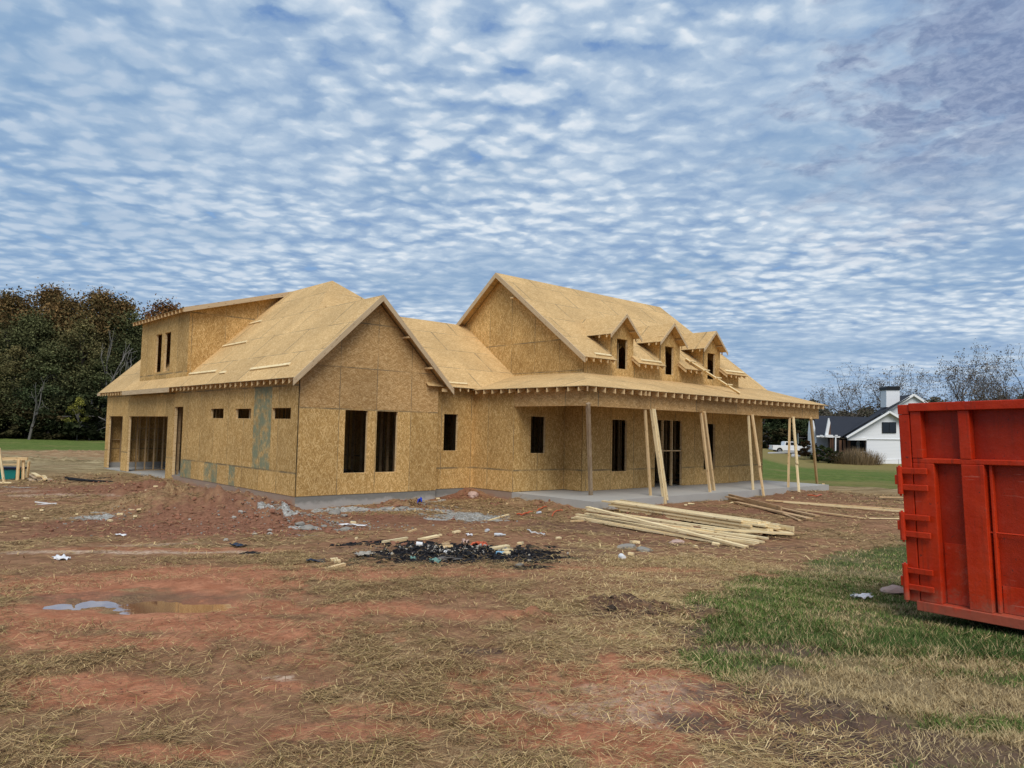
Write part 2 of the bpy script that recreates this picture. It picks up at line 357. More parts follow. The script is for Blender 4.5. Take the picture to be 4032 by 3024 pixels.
def wall(name, axis, c, outline, holes=(), n=-1, mat=None, srows=(), u0=0.0, usz=1.22, thick=0.014, stains=(), parent=house, cols=None):
    """sheet of wall boards in the plane axis=c ('x' or 'y'), outline in (s, z); the outside is on side n of the axis"""
    bm = bmesh.new()
    mk = (lambda s, z: Vector((c, s, z))) if axis == 'x' else (lambda s, z: Vector((s, c, z)))
    sax = 1 if axis == 'x' else 0
    vs = [bm.verts.new(mk(s, z)) for s, z in outline]; bm.faces.new(vs)
    smin = min(s for s, z in outline); smax = max(s for s, z in outline)
    def cut(co, no):
        bmesh.ops.bisect_plane(bm, geom=bm.verts[:] + bm.edges[:] + bm.faces[:], plane_co=co, plane_no=no, dist=1e-5)
    sn = Vector((0, 1, 0)) if axis == 'x' else Vector((1, 0, 0))
    for (a, z0, b_, z1) in list(holes):
        for s in (a, b_): cut(mk(s, 0), sn)
        for z in (z0, z1): cut(mk(0, z), Vector((0, 0, 1)))
    for (a, z0, b_, z1) in stains:
        for s in (a, b_): cut(mk(s, 0), sn)
        for z in (z0, z1): cut(mk(0, z), Vector((0, 0, 1)))
    for z in srows: cut(mk(0, z), Vector((0, 0, 1)))
    kill = []
    for f in bm.faces:
        m = f.calc_center_median(); s = m[sax]; z = m.z
        if any(a < s < b_ and z0 < z < z1 for a, z0, b_, z1 in holes): kill.append(f)
    bmesh.ops.delete(bm, geom=kill, context='FACES')
    back = Vector((0, 0, 0)); back[1 - sax] = -n * thick
    front = bm.faces[:]
    ret = bmesh.ops.extrude_face_region(bm, geom=front)
    for v in [g for g in ret['geom'] if isinstance(g, bmesh.types.BMVert)]: v.co += back
    newf = [g for g in ret['geom'] if isinstance(g, bmesh.types.BMFace)]
    # extrude_face_region moves the region: keep originals as caps
    bmesh.ops.recalc_face_normals(bm, faces=bm.faces)
    me = bpy.data.meshes.new(name); 
    u1 = bm.loops.layers.uv.new('UVMap'); u2 = bm.loops.layers.uv.new('sheet'); st = bm.faces.layers.float.new('stain')
    rows = [-50] + list(srows) + [50]
    for f in bm.faces:
        m = f.calc_center_median(); k = 0
        while m.z > rows[k + 1]: k += 1
        fl = Vector(f.normal)[1 - sax] * n > 0.5
        for l in f.loops:
            s = l.vert.co[sax]; z = l.vert.co.z
            l[u1].uv = (s, z)
            lo, hi = rows[k], rows[k + 1]
            fr = (z - lo) / (2.44) if lo > -40 else (1 - (hi - z) / 2.44 if hi < 40 else .5)
            if lo > -40 and hi < 40: fr = (z - lo) / (hi - lo)
            l[u2].uv = ((s - u0) / usz - 0.5 * (k & 1), k + (min(max(fr, 0.0), 1.0) if hi < 40 else min(fr, .97)))
        f[st] = 1.0 if any(a < m[sax] < b_ and z0 < m.z < z1 for a, z0, b_, z1 in stains) else 0.0
    bm.to_mesh(me); bm.free(); me.materials.append(mat or M_wall)
    o = bpy.data.objects.new(name, me); COL.objects.link(o); o.parent = parent
    return o
def jamb(axis, c, hole, n=-1, depth=0.08, bottom=True, parent=house, name='window_frame'):
    """lumber lining of an opening, just inside the board"""
    a, z0, b_, z1 = hole; t = 0.038; g = 0.0; i0 = c - n * 0.0142; i1 = c - n * (0.0142 + depth)
    lo, hi = min(i0, i1), max(i0, i1); m = MB()
    def bx(s0, za, s1, zb):
        if axis == 'x': m.box(lo, s0, za, hi, s1, zb)
        else: m.box(s0, lo, za, s1, hi, zb)
    e = 0.004
    bx(a - t, z0, a + e, z1); bx(b_ - e, z0, b_ + t, z1); bx(a - t, z1 - e, b_ + t, z1 + t)
    if bottom: bx(a - t, z0 - t, b_ + t, z0 + e)
    return m.build(name, M_pine, parent)
def roof(name, pts, eave, mat=None, parent=house, thick=0.016, off=0.0, slope_size=1.22, shift=0.0):
    """roof deck board: planar polygon of 3D points, sheets laid along the eave direction"""
    P = [Vector(p) for p in pts]; e = Vector(eave).normalized()
    nrm = Vector((0, 0, 0))
    for i in range(len(P)): nrm += P[i].cross(P[(i + 1) % len(P)])
    nrm.normalize()
    if nrm.z < 0: P.reverse(); nrm = -nrm
    up = nrm.cross(e).normalized()
    if up.z < 0: up = -up
    z0 = min(p.z for p in P); o0 = next(p for p in P if p.z == z0)
    bm = bmesh.new(); top = [bm.verts.new(p) for p in P]; bot = [bm.verts.new(p - nrm * thick) for p in P]
    bm.faces.new(top); bm.faces.new(bot[::-1])
    for i in range(len(P)):
        j = (i + 1) % len(P); bm.faces.new([top[j], top[i], bot[i], bot[j]])
    u1 = bm.loops.layers.uv.new('UVMap'); u2 = bm.loops.layers.uv.new('sheet')
    for f in bm.faces:
        for l in f.loops:
            dlt = l.vert.co - o0; s = dlt.dot(e); v = dlt.dot(up)
            l[u1].uv = (s + off, v); l[u2].uv = (s / 2.44 + off + shift, v / slope_size - 0.004)
    me = bpy.data.meshes.new(name); bm.to_mesh(me); bm.free(); me.materials.append(mat or M_roof)
    o = bpy.data.objects.new(name, me); COL.objects.link(o); o.parent = parent
    return o
K = 0.969; KM = 0.755; KP = 0.2567
zL = lambda x: 3.176 + K * (x + 0.309)           # left slope of the garage wing
zM = lambda y: 7.589 - KM * (1.4 - y)            # front slope of the main block
zP = lambda y: 3.173 + KP * (y + 5.099)          # porch roof, front part
zC = lambda y: 3.85 + 0.717 * (y - 0.73)         # low connecting roof
WG = 4.697; X2 = 6.272; XM = 8.547; YF = -2.605; YP = -4.813; XE = 20.45

# ---- slabs and footings
def slab(name, poly, ztop, zbot, mat):
    m = MB(); m.prism([(x, y, zbot) for x, y in poly], (0, 0, 1), ztop - zbot); return m.build(name, mat, house)
slab('foundation', [(0.012, 0.012), (WG - .012, 0.012), (WG - .012, 0.143), (X2 + .012, 0.143), (X2 + .012, -1.806), (XM + .012, -1.806), (XM + .012, YF + .012),
                    (17.96, YF + .012), (17.96, -2.30), (20.4, -2.30), (20.4, 5.4), (7.6, 5.4), (7.6, 9.86), (0.012, 9.86)], -0.008, -1.2, M_foot)
slab('garage_slab', [(0.012, 9.864), (7.6, 9.864), (7.6, 18.99), (0.012, 18.99)], -0.205, -1.2, M_slab)
slab('porch_slab', [(X2 - .02, -5.14), (20.42, -5.2), (20.42, -2.304), (17.95, -2.304), (17.95, YF + .008), (XM - .0, YF + .008), (XM - .0, -1.81), (X2 - .02, -1.81)], -0.016, -0.9, M_slab)
m = MB(); m.box(0.05, 18.80, -0.204, 7.4, 18.95, 0.02); m.box(7.35, 10.0, -0.204, 7.5, 18.80, 0.02); m.build('garage_curb', M_conc, house)

# ---- walls of the garage wing
H = {}
slits = [(5.21, 2.07, 6.33, 2.39), (3.09, 2.07, 4.26, 2.375), (0.44, 2.07, 1.63, 2.38)]
gdoors = [(10.56, -0.3, 15.5, 2.13), (16.4, -0.3, 18.56, 2.13)]
sdoor = (8.95, -0.1, 9.87, 2.48)
wall('side_wall', 'x', 0.0, [(0, -0.02), (9.73, -0.02), (9.73, -0.2), (19.0, -0.2), (19.0, 3.37), (0, 3.37)], slits + gdoors + [sdoor], -1, M_wall, (0.60, 3.0), 0.0, 1.2,
     stains=[(1.66, 0.60, 2.87, 3.0), (5.53, -0.02, 6.70, 0.60), (4.09, -0.02, 4.57, 0.6), (7.9, -0.02, 8.94, 0.6), (9.87, 2.95, 11.2, 3.0)])
for h in slits: jamb('x', 0.0, h)
for h in gdoors: jamb('x', 0.0, (h[0], -0.2, h[2], h[3]), bottom=False, name='garage_door_frame')
jamb('x', 0.0, (sdoor[0], -0.008, sdoor[2], sdoor[3]), bottom=False, name='door_frame', depth=.10)
gw = [(1.44, 0.575, 2.18, 2.37), (2.485, 0.575, 3.215, 2.37)]
wall('gable_wall', 'y', 0.0, [(0, -0.02), (WG, -0.02), (WG, 3.37), (WG / 2, 5.66), (0, 3.37)], gw, -1, M_gable, (2.395, 3.585, 4.90), 1.24, 1.22)
# the lower course carries upright sheets
bpy.data.objects['gable_wall'].data.materials.append(M_wall)
_me = bpy.data.objects['gable_wall'].data
for p in _me.polygons:
    if p.center.z < 2.395: p.material_index = 1
for h in gw: jamb('y', 0.0, h)
h = (5.05, 1.195, 5.61, 2.365); jamb('y', 0.131, h)
wall('connector_wall', 'y', 0.131, [(WG, 0.0), (X2, 0.0), (X2, 3.25), (WG, 3.25)], [h], -1, M_wall, (0.65,), WG + .25)
wall('porch_side_wall', 'x', X2, [(-1.818, 0.0), (0.1308, 0.0), (0.1308, 3.18), (-1.818, 3.14)], [], -1, M_wall, (0.65,), -1.818)
h = (7.01, 1.18, 7.665, 2.35); jamb('y', -1.818, h)
wall('porch_rear_wall', 'y', -1.818, [(X2 + .0142, 0.0), (XM, 0.0), (XM, 3.6), (X2 + .0142, 3.1)], [h], -1, M_wall, (0.65,), X2 + 1.05)
wall('porch_return_wall', 'x', XM, [(YF, 0.0), (-1.8182, 0.0), (-1.8182, 3.7), (YF, 3.7)], [], -1, M_wall, (0.65,), YF)
mh = [(10.04, 0.59, 10.83, 2.33), (12.40, -0.1, 14.05, 2.38), (15.48, 0.545, 16.27, 2.31)]
DX = [(9.92, 11.11, 10.36), (12.65, 13.86, 13.08), (15.42, 16.58, 15.82)]
dh = [(10.22, 4.06, 10.80, 5.09), (12.945, 4.045, 13.48, 5.08), (15.70, 4.045, 16.25, 5.07)]
wall('front_wall', 'y', YF, [(XM + .0001, -0.01), (17.96, -0.01), (17.96, zM(YF) - .07), (XM + .0001, zM(YF) - .07)], mh + [(a, b_, c_, 4.60) for a, b_, c_, d_ in dh], -1, M_wall, (0.65, 3.09), XM + .2)
for h in mh[::2]: jamb('y', YF, h)
jamb('y', YF, (12.40, -0.008, 14.05, 2.38), bottom=False, name='door_frame')
m = MB()
for x in (12.93, 13.49): m.box(x, YF + .05, 0, x + .038, YF + .14, 2.37)
m.box(12.41, YF + .05, 1.25, 14.04, YF + .088, 1.29); m.build('door_stud', M_pine, house)
wall('east_front_wall', 'y', -2.315, [(17.975, -0.01), (20.41, -0.01), (20.41, 3.78), (17.975, 3.78)], [(18.05, 1.16, 18.24, 2.28)], -1, M_wall, (0.65,), 18.2)
wall('wall_step', 'x', 17.9601, [(YF + .0142, 0), (-2.32, 0), (-2.32, 4.4), (YF + .0142, 4.4)], [], 1, M_wall, (0.65,), 0)
# ---- upper gable end of the main block
wall('main_gable_wall', 'x', XM - .0005, [(YF, 3.705), (-1.8182, 3.705), (0.13, 3.2), (5.405, 3.2), (5.405, 4.49), (1.4, 7.52), (YF, zM(YF) - .07)], [], -1, M_wall, (3.9, 4.95), -0.33, 1.2)
# ---- dormers
for i, (x0, x1, xc) in enumerate(DX):
    d_ = empty('dormer', (0, 0, 0), None, None); d_.parent = house
    hx0, hz0, hx1, hz1 = dh[i]
    xa, xb, za = xc - .80, xc + .80, 5.16
    wall('dormer_wall', 'y', YF - .0006, [(x0, zM(YF) - .0701), (x1, zM(YF) - .0701), (x1, 5.18), (xc - .02 + .02, 5.86), (x0, 5.18)], [(hx0, 4.2, hx1, hz1)], -1, M_wall, (), x0, 3.0, parent=d_)
    jamb('y', YF, (hx0, hz0, hx1, hz1), parent=d_)
    yk = 1.4 - (7.589 - 5.2) / KM
    for xs, n_ in ((x0, -1), (x1, 1)):
        wall('cheek', 'x', xs, [(YF + .0138, zM(YF) - .02), (yk, 5.2), (YF + .0138, 5.2)], [], n_, M_wall, (), YF, 3.0, parent=d_)
    yv = 1.4 - (7.589 - za) / KM; yr = 1.4 - (7.589 - 5.91) / KM
    roof('dormer_roof', [(xa, YF - .30, za), (xc, YF - .30, 5.91), (xc, yr + .02, 5.91), (xa, yv + .02, za)], (0, 1, 0), parent=d_, off=i * 3.3, shift=.23)
    roof('dormer_roof', [(xb, YF - .30, za), (xc, YF - .30, 5.91), (xc, yr + .02, 5.91), (xb, yv + .02, za)], (0, 1, 0), parent=d_, off=i * 2.1)
    sl = (5.91 - za) / .8
    for sg in (-1, 1):
        f = MB(); yy = YF - .302
        def fz(x): return 5.915 - sl * abs(x - xc)
        xe = xc + sg * .83
        f.prism([(xc, yy, fz(xc)), (xe, yy, fz(xe)), (xe, yy, fz(xe) - .115), (xc, yy, fz(xc) - .115)], (0, -1, 0), .022)
        f.build('fascia', M_trim, d_)
        for k, yy in enumerate((YF - .10, YF + .22)):
            r_ = MB(); xw = x0 if sg < 0 else x1
            zt = fz(xw) - .03
            r_.prism([(xw, yy, zt), (xe - sg * .04, yy, fz(xe - sg * .04) - .03), (xe - sg * .04, yy, fz(xe - sg * .04) - .12), (xw, yy, zt - .12)], (0, 1, 0), .036)
            r_.build('rafter_tail', M_pine, d_)
        lk = MB(); lk.box(xc + sg * .55 - .06, YF - .28, fz(xc + .5) - .11, xc + sg * .55 + .06, YF - .002, fz(xc + .5) - .07); lk.build('lookout', M_pine, d_)
# ---- roofs
R_ = {}
R_['wing'] = roof('wing_roof', [(-.309, -.321, 3.176), (2.348, -.321, zL(2.348)), (2.348, 3.61, zL(2.348)), (3.81, 5.4, zL(3.81)), (3.81, 19.43, zL(3.81)), (-.309, 19.43, 3.176)], (0, 1, 0), shift=.4)
xr = 2 * 2.348 + .309
R_['gable'] = roof('gable_roof', [(2.348, -.321, zL(2.348)), (xr, -.321, 3.176), (xr, 4.2, 3.176), (2.348, 4.2, zL(2.348))], (0, 1, 0))
pk = Vector((3.81, 5.4, zL(3.81))); dl_ = Vector((-1.462, -1.79, zL(2.348) - zL(3.81))); dr_ = Vector((1.9, -1.79, zL(2.348) - zL(3.81)))
roof('hip_roof', [pk, pk + dl_ * 1.0 + Vector((0, 0, -.003)), pk + dl_ * 1.5 + Vector((0, 0, -.02)), pk + dr_ * 1.5, pk + dr_], (1, 0, 0), shift=.3)
zr_ = pk.z
q1 = pk + dr_ * 1.75
roof('far_wing_roof', [pk, q1, (7.95, q1.y, 7.16 - (q1.x - 3.81) * .77 - (7.95 - q1.x) * .77 if 0 else q1.z - (7.95 - q1.x) * ((pk.z - q1.z) / (q1.x - 3.81))), (7.95, 19.43, q1.z - (7.95 - q1.x) * ((pk.z - q1.z) / (q1.x - 3.81))), (3.81, 19.43, pk.z)], (0, 1, 0))
YR = 3.56
R_['conn'] = roof('connector_roof', [(4.2, -.16, zC(-.16)), (8.3, -.16, zC(-.16)), (8.546, 0.3, zC(.3)), (8.546, YR, zC(YR)), (2.6, YR, zC(YR)), (2.6, 2.3, zC(2.3)), (4.2, 1.0, zC(1.0))], (1, 0, 0), shift=.1)
roof('connector_rear_roof', [(2.6, YR, zC(YR)), (8.546, YR, zC(YR)), (8.546, 7.3, zC(-.16)), (2.6, 7.3, zC(-.16))], (1, 0, 0))
R_['plow'] = roof('porch_side_roof', [(5.986, -5.099, 3.173), (5.986, .9, 3.173), (8.546, .9, 3.173 + KP * 2.56), (8.546, -2.606, 3.173 + KP * 2.56), ], (0, 1, 0), slope_size=1.3)
bm_top = zP(-2.607)
R_['porch'] = roof('porch_roof', [(5.986, -5.099, 3.173), (20.68, -5.099, 3.173), (20.68, -2.40, zP(-2.40)), (17.97, -2.40, zP(-2.40)), (17.97, -2.607, bm_top), (8.546, -2.607, bm_top)], (1, 0, 0), slope_size=1.3, shift=.2)
zB = lambda y: zP(-2.40) + KM * (y + 2.40)
roof('east_roof', [(17.975, -2.398, zB(-2.398)), (20.68, -2.398, zB(-2.398)), (20.68, 1.0, zB(1.0)), (17.975, 1.0, zB(1.0))], (1, 0, 0))
roof('east_rear_roof', [(17.975, 1.0, zB(1.0)), (20.68, 1.0, zB(1.0)), (20.68, 5.6, zB(1.0) - KM * 4.6), (17.975, 5.6, zB(1.0) - KM * 4.6)], (1, 0, 0))
EY = YF - .378
mr = empty('main_roof', (0, 0, 0), None, None); mr.parent = house
yb = -1.55
# deck above the dormers, with tongues running down between them to the eaves
pts = [(8.205, EY), (9.82, EY), (9.82, YF - .001), (9.915, YF - .001), (9.915, -1.3), (11.115, -1.3), (11.115, YF - .001), (10.98, YF - .02), (10.98, EY), (12.53, EY), (12.53, YF - .001), (12.645, YF - .001), (12.645, -1.3), (13.865, -1.3),
       (13.865, YF - .001), (13.72, YF - .02), (13.72, EY), (15.27, EY), (15.27, YF - .001), (15.415, YF - .001), (15.415, -1.3), (16.585, -1.3), (16.585, YF - .001), (16.48, YF - .02), (16.48, EY), (18.05, EY), (18.05, 1.4), (8.205, 1.4)]
roof('front_deck', [(x, y, zM(y)) for x, y in pts], (1, 0, 0), parent=mr, shift=.35)
roof('rear_deck', [(8.205, 1.4, 7.589), (18.05, 1.4, 7.589), (18.05, 5.78, 7.589 - KM * 4.38), (8.205, 5.78, 7.589 - KM * 4.38)], (1, 0, 0), parent=mr)
def fascia(axis, c, pts, n, t=.038, parent=house, hgt_=.19, name='fascia', plumb=True):
    for (s0, z0), (s1, z1) in zip(pts, pts[1:]):
        f = MB(); mk = (lambda s, z: (c, s, z)) if axis == 'x' else (lambda s, z: (s, c, z))
        nn = (n, 0, 0) if axis == 'x' else (0, n, 0)
        P = [Vector(mk(s0, z0)), Vector(mk(s1, z1)), Vector(mk(s1, z1 - hgt_)), Vector(mk(s0, z0 - hgt_))]
        L = (P[1] - P[0]).length; o = random.random() * 9; N = Vector(nn) * t; Q = [p + N for p in P]
        f.face(Q, [(o, 0), (o + L, 0), (o + L, hgt_), (o, hgt_)]); f.face(P[::-1], [(o, .3), (o + L, .3), (o + L, .3 + hgt_), (o, .3 + hgt_)])
        for i in range(4):
            j = (i + 1) % 4; f.face([P[j], P[i], Q[i], Q[j]], [(o, 0), (o + (1 if i % 2 == 0 else .1), 0), (o + 1, t), (o, t)])
        f.build(name, M_trim, parent)
fascia('y', -.3225, [(-.345, 3.176 - .03), (2.348, 5.758)], -1); fascia('y', -.3225, [(2.348, 5.758), (xr + .035, 3.176 - .03)], -1)
fascia('x', 8.204, [(EY - .02, zM(EY) - .0), (1.4, 7.596)], -1, parent=mr); fascia('x', 8.204, [(1.4, 7.596), (5.79, 7.596 - KM * 4.39)], -1, parent=mr)
fascia('x', -.311, [(9.6, 3.172), (15.42, 3.172)], -1, t=.04, hgt_=.17)
fascia('x', -.3115, [(19.0, 3.17), (19.43, 3.17)], -1, t=.02, hgt_=.12)
# lookouts carrying the rakes
for s_, z_ in ((3.35, 4.62), (4.2, 3.75)):
    m = MB(); m.box(s_ - .07, -.32, z_ - .03, s_ + .07, -.002, z_ + .02); m.build('lookout', M_pine, house)
for s_, z_ in ((0.55, 6.55), (4.3, 5.0), (4.9, 4.6)):
    m = MB(); m.box(8.205, s_ - .07, z_, 8.54, s_ + .07, z_ + .05); m.build('lookout', M_pine, mr)
m = MB(); m.box(WG + .002, -.2, 3.05, WG + .20, -.17, 3.15); m.build('rafter_tail', M_pine, house)
# rafter tails: plumb-cut 2x6 ends under each deck
def tail(axis, s, e0, e1, zf, drop=.15, parent=house, name='rafter_tail', mb=None):
    """axis 'x': rafter runs along x at y=s from e0 (eave) to e1; zf gives underside of the deck"""
    m = mb or MB(); t = .036
    if axis == 'x': P = [(e0, s, zf(e0)), (e1, s, zf(e1)), (e1, s, zf(e1) - drop), (e0, s, zf(e0) - drop)]; n_ = (0, 1, 0)
    else: P = [(s, e0, zf(e0)), (s, e1, zf(e1)), (s, e1, zf(e1) - drop), (s, e0, zf(e0) - drop)]; n_ = (1, 0, 0)
    m.prism(P, n_, t)
    if mb is None: return m.build(name, M_pine, parent)
zLu = lambda x: zL(x) - .024; zPu = lambda y: zP(y) - .018; zMu = lambda y: zM(y) - .02; zCu = lambda y: zC(y) - .02
y = 0.02
far = MB()
while y < 19.3:
    if y > 15.45: tail('x', y, -.29, .0, zLu, mb=far)
    elif not (9.62 < y < 15.4): tail('x', y + random.uniform(-.02, .02), -.29 + random.uniform(0, .02), -.001, zLu, parent=R_['wing'])
    y += .405
tag(far.build('rafter_tail', M_pine, R_['wing']), kind='stuff')
x = 6.35; k = 0
while x < 20.6:
    tail('y', x + random.uniform(-.02, .02), -5.085, YP + .0, zPu, parent=R_['porch']); x += .408; k += 1
    if k in (6,): tail('y', x - .2, -5.085, YP, zPu, parent=R_['porch'])
zSu = lambda x_: 3.173 + KP * (x_ - 5.986) - .018
y = -4.75
while y < 0.1:
    tail('x', y + random.uniform(-.02, .02), 6.0, X2, zSu, drop=.13, parent=R_['plow']); y += .408
m = MB(); m.beam((6.0, -5.085, 3.08), (6.6, -4.5, 3.16), .04, .13); m.build('hip_rafter', M_dirtyw, R_['plow'])
for a, b_ in ((8.3, 9.8), (11.0, 12.5), (13.74, 15.25), (16.5, 18.0)):
    xx = a
    while xx < b_:
        tail('y', xx, EY + .02, YF - .001, zMu, parent=mr, drop=.125); xx += .345
for xx in (5.15, 5.45, 5.78): tail('y', xx, -.14, .13, zCu, parent=R_['conn'], drop=.11)
# ---- shed dormer above the garage
sdm = empty('shed_dormer', (0, 0, 0), None, None); sdm.parent = house
zS = lambda x_: 6.05 + (7.19 - 6.05) * (x_ + .2) / 4.05
sh_ = [(11.05, 3.87, 11.77, 5.39), (12.09, 3.88, 12.84, 5.40)]
wall('dormer_wall', 'x', 0.12, [(9.1, zL(.12) - .02), (14.70, zL(.12) - .02), (14.70, 6.09), (9.1, 6.09)], sh_, -1, M_wall, (3.78,), 9.1 - .1, 1.22, parent=sdm)
for h in sh_: jamb('x', .12, h, parent=sdm)
wall('cheek', 'y', 9.1, [(.1342, zL(.1342)), (.1342, 6.1), (3.72, 7.12), (3.72, zL(3.72))], [], -1, M_wall, (5.95,), 1.45, 1.22, parent=sdm)
wall('cheek', 'y', 14.70, [(.1342, zL(.1342)), (.1342, 6.1), (3.72, 7.12), (3.72, zL(3.72))], [], 1, M_wall, (5.95,), 1.45, 1.22, parent=sdm)
shr = roof('shed_roof', [(-.2, 8.8, zS(-.2)), (3.86, 8.8, zS(3.86)), (3.86, 15.2, zS(3.86)), (-.2, 15.2, zS(-.2))], (0, 1, 0), parent=sdm)
fascia('y', 8.799, [(-.2, zS(-.2)), (3.9, zS(3.9))], -1, parent=sdm, hgt_=.17)
y = 8.9
while y < 15.2:
    tail('x', y, -.19, .12, lambda x_: zS(x_) - .018, drop=.13, parent=sdm); y += .40
# ---- beam of the porch, boxed in strand board
def boxed(name, x0, y0, x1, y1, z0, z1, n_axis):
    m = MB(); m.box(x0, y0, z0, x1, y1, z1); o = m.build(name, M_pine, house); return o
wall('porch_beam', 'y', YP, [(X2, 2.625), (20.387, 2.625), (20.387, 3.20), (X2, 3.20)], [], -1, M_gable, (), X2 + .5, 2.44, thick=.12)
wall('porch_side_beam', 'x', X2 - .0005, [(YP + .12, 2.63), (-1.8185, 2.63), (-1.8185, 3.12), (YP + .12, 3.12)], [], -1, M_gable, (), -4.0, 2.44, thick=.12)
wall('porch_end_beam', 'x', 20.387, [(YP + .12, 2.63), (-2.33, 2.63), (-2.33, 3.2), (YP + .12, 3.2)], [], 1, M_gable, (), -4.0, 2.44, thick=.12)
m = MB()
xx = 6.6
while xx < 20.3: m.box(xx, YP + .13, 2.98, xx + .036, YF - .004 if xx > XM else -1.83, 3.1); xx += .41
tag(m.build('ceiling_joist', M_pine, house), kind='stuff')
# ---- hidden rear walls with a few openings, floor framing inside
rw = [(a, .9, a + .6, 2.0) for a in (12.2, 18.2)]
wall('rear_wall', 'y', 5.40, [(7.6, -.01), (20.41, -.01), (20.41, 4.35), (7.6, 4.35)], rw, 1, M_wall, (0.65, 3.09), 8)
wall('east_wall', 'x', 20.411, [(-2.315, -.01), (5.40, -.01), (5.40, 3.5), (1.0, 6.1), (-2.315, 3.72)], [], 1, M_wall, (0.65, 3.09), 0)
wall('main_east_gable', 'x', 17.955, [(YF + .015, 3.7), (5.405, 3.7), (5.405, 4.49), (1.4, 7.52), (YF + .015, zM(YF) - .07)], [], 1, M_wall, (3.9, 4.95), -0.33, 1.2)
wall('wing_rear_wall', 'x', 7.6, [(5.41, -.01), (9.86, -.01), (9.86, -.2), (19.0, -.2), (19.0, 3.3), (5.41, 3.3)], [(8.3, .9, 8.75, 2.0)], 1, M_wall, (0.65,), 0)
wall('garage_end_wall', 'y', 19.0, [(0.015, -.2), (7.585, -.2), (7.585, 3.4), (3.81, 7.0), (0.015, 3.4)], [], 1, M_wall, (0.65, 2.9), 0)
M_shadestud = lumber('shaded_stud', (0.34, 0.22, 0.11), (0.50, 0.35, 0.19), 0.1, 0.3)  # indoor shade put into the stud colour: darker than the outside pine
def studs(name, axis, c, s0, s1, z0, z1, step=.405, block=None, depth=.089):
    m = MB(); s = s0
    while s < s1:
        if axis == 'y': m.box(s, c, z0 + .038, s + .038, c + depth, z1)
        else: m.box(c, s, z0 + .038, c + depth, s + .038, z1)
        s += step
    for za in [z0, z1] + ([block] if block else []):
        if axis == 'y': m.box(s0, c + (.004 if za == block else 0), za, s1, c + depth - (.004 if za == block else 0), za + .038)
        else: m.box(c + (.004 if za == block else 0), s0, za, c + depth - (.004 if za == block else 0), s1, za + .038)
    return m.build(name, M_shadestud, house)
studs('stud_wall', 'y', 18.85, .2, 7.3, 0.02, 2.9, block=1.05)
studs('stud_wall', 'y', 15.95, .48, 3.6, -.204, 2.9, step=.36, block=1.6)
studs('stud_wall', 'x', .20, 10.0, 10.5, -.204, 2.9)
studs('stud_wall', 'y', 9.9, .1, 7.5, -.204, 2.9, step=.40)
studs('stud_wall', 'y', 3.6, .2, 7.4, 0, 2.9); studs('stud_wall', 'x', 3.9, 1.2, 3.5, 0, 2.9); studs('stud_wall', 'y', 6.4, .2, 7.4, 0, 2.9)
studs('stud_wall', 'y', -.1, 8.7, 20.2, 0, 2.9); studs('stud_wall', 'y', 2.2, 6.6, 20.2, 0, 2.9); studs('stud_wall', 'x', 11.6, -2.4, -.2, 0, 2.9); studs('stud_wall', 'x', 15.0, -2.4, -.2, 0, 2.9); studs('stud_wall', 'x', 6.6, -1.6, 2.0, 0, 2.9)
m = MB(); m.box(.02, .15, 2.62, 4.6, 9.8, 2.64); m.box(4.6, .15, 2.62, 7.5, 9.8, 2.6395); m.box(7.5, -1.7, 2.62, 20.3, 5.3, 2.64); m.box(8.6, -2.58, 2.62, 17.9, -1.7, 2.64); m.box(6.3, -1.75, 2.62, 7.5, .1, 2.64); m.build('upper_floor', M_wall, house)
bpy.data.objects['upper_floor'].data.uv_layers.new(name='sheet')
for i, (x0, x1, xc) in enumerate(DX):     # rafters seen through the dormer windows
    m = MB()
    for xx in (x0 + .25, x0 + .68): m.beam((xx, YF + .2, 3.6), (xx, YF + 1.4, 4.9), .038, .14)
    for xx in (x0 + .42, x0 + .78): m.box(xx, YF + .35, 3.02, xx + .04, YF + .44, 5.0)
    m.build('rafter', M_pine, house)

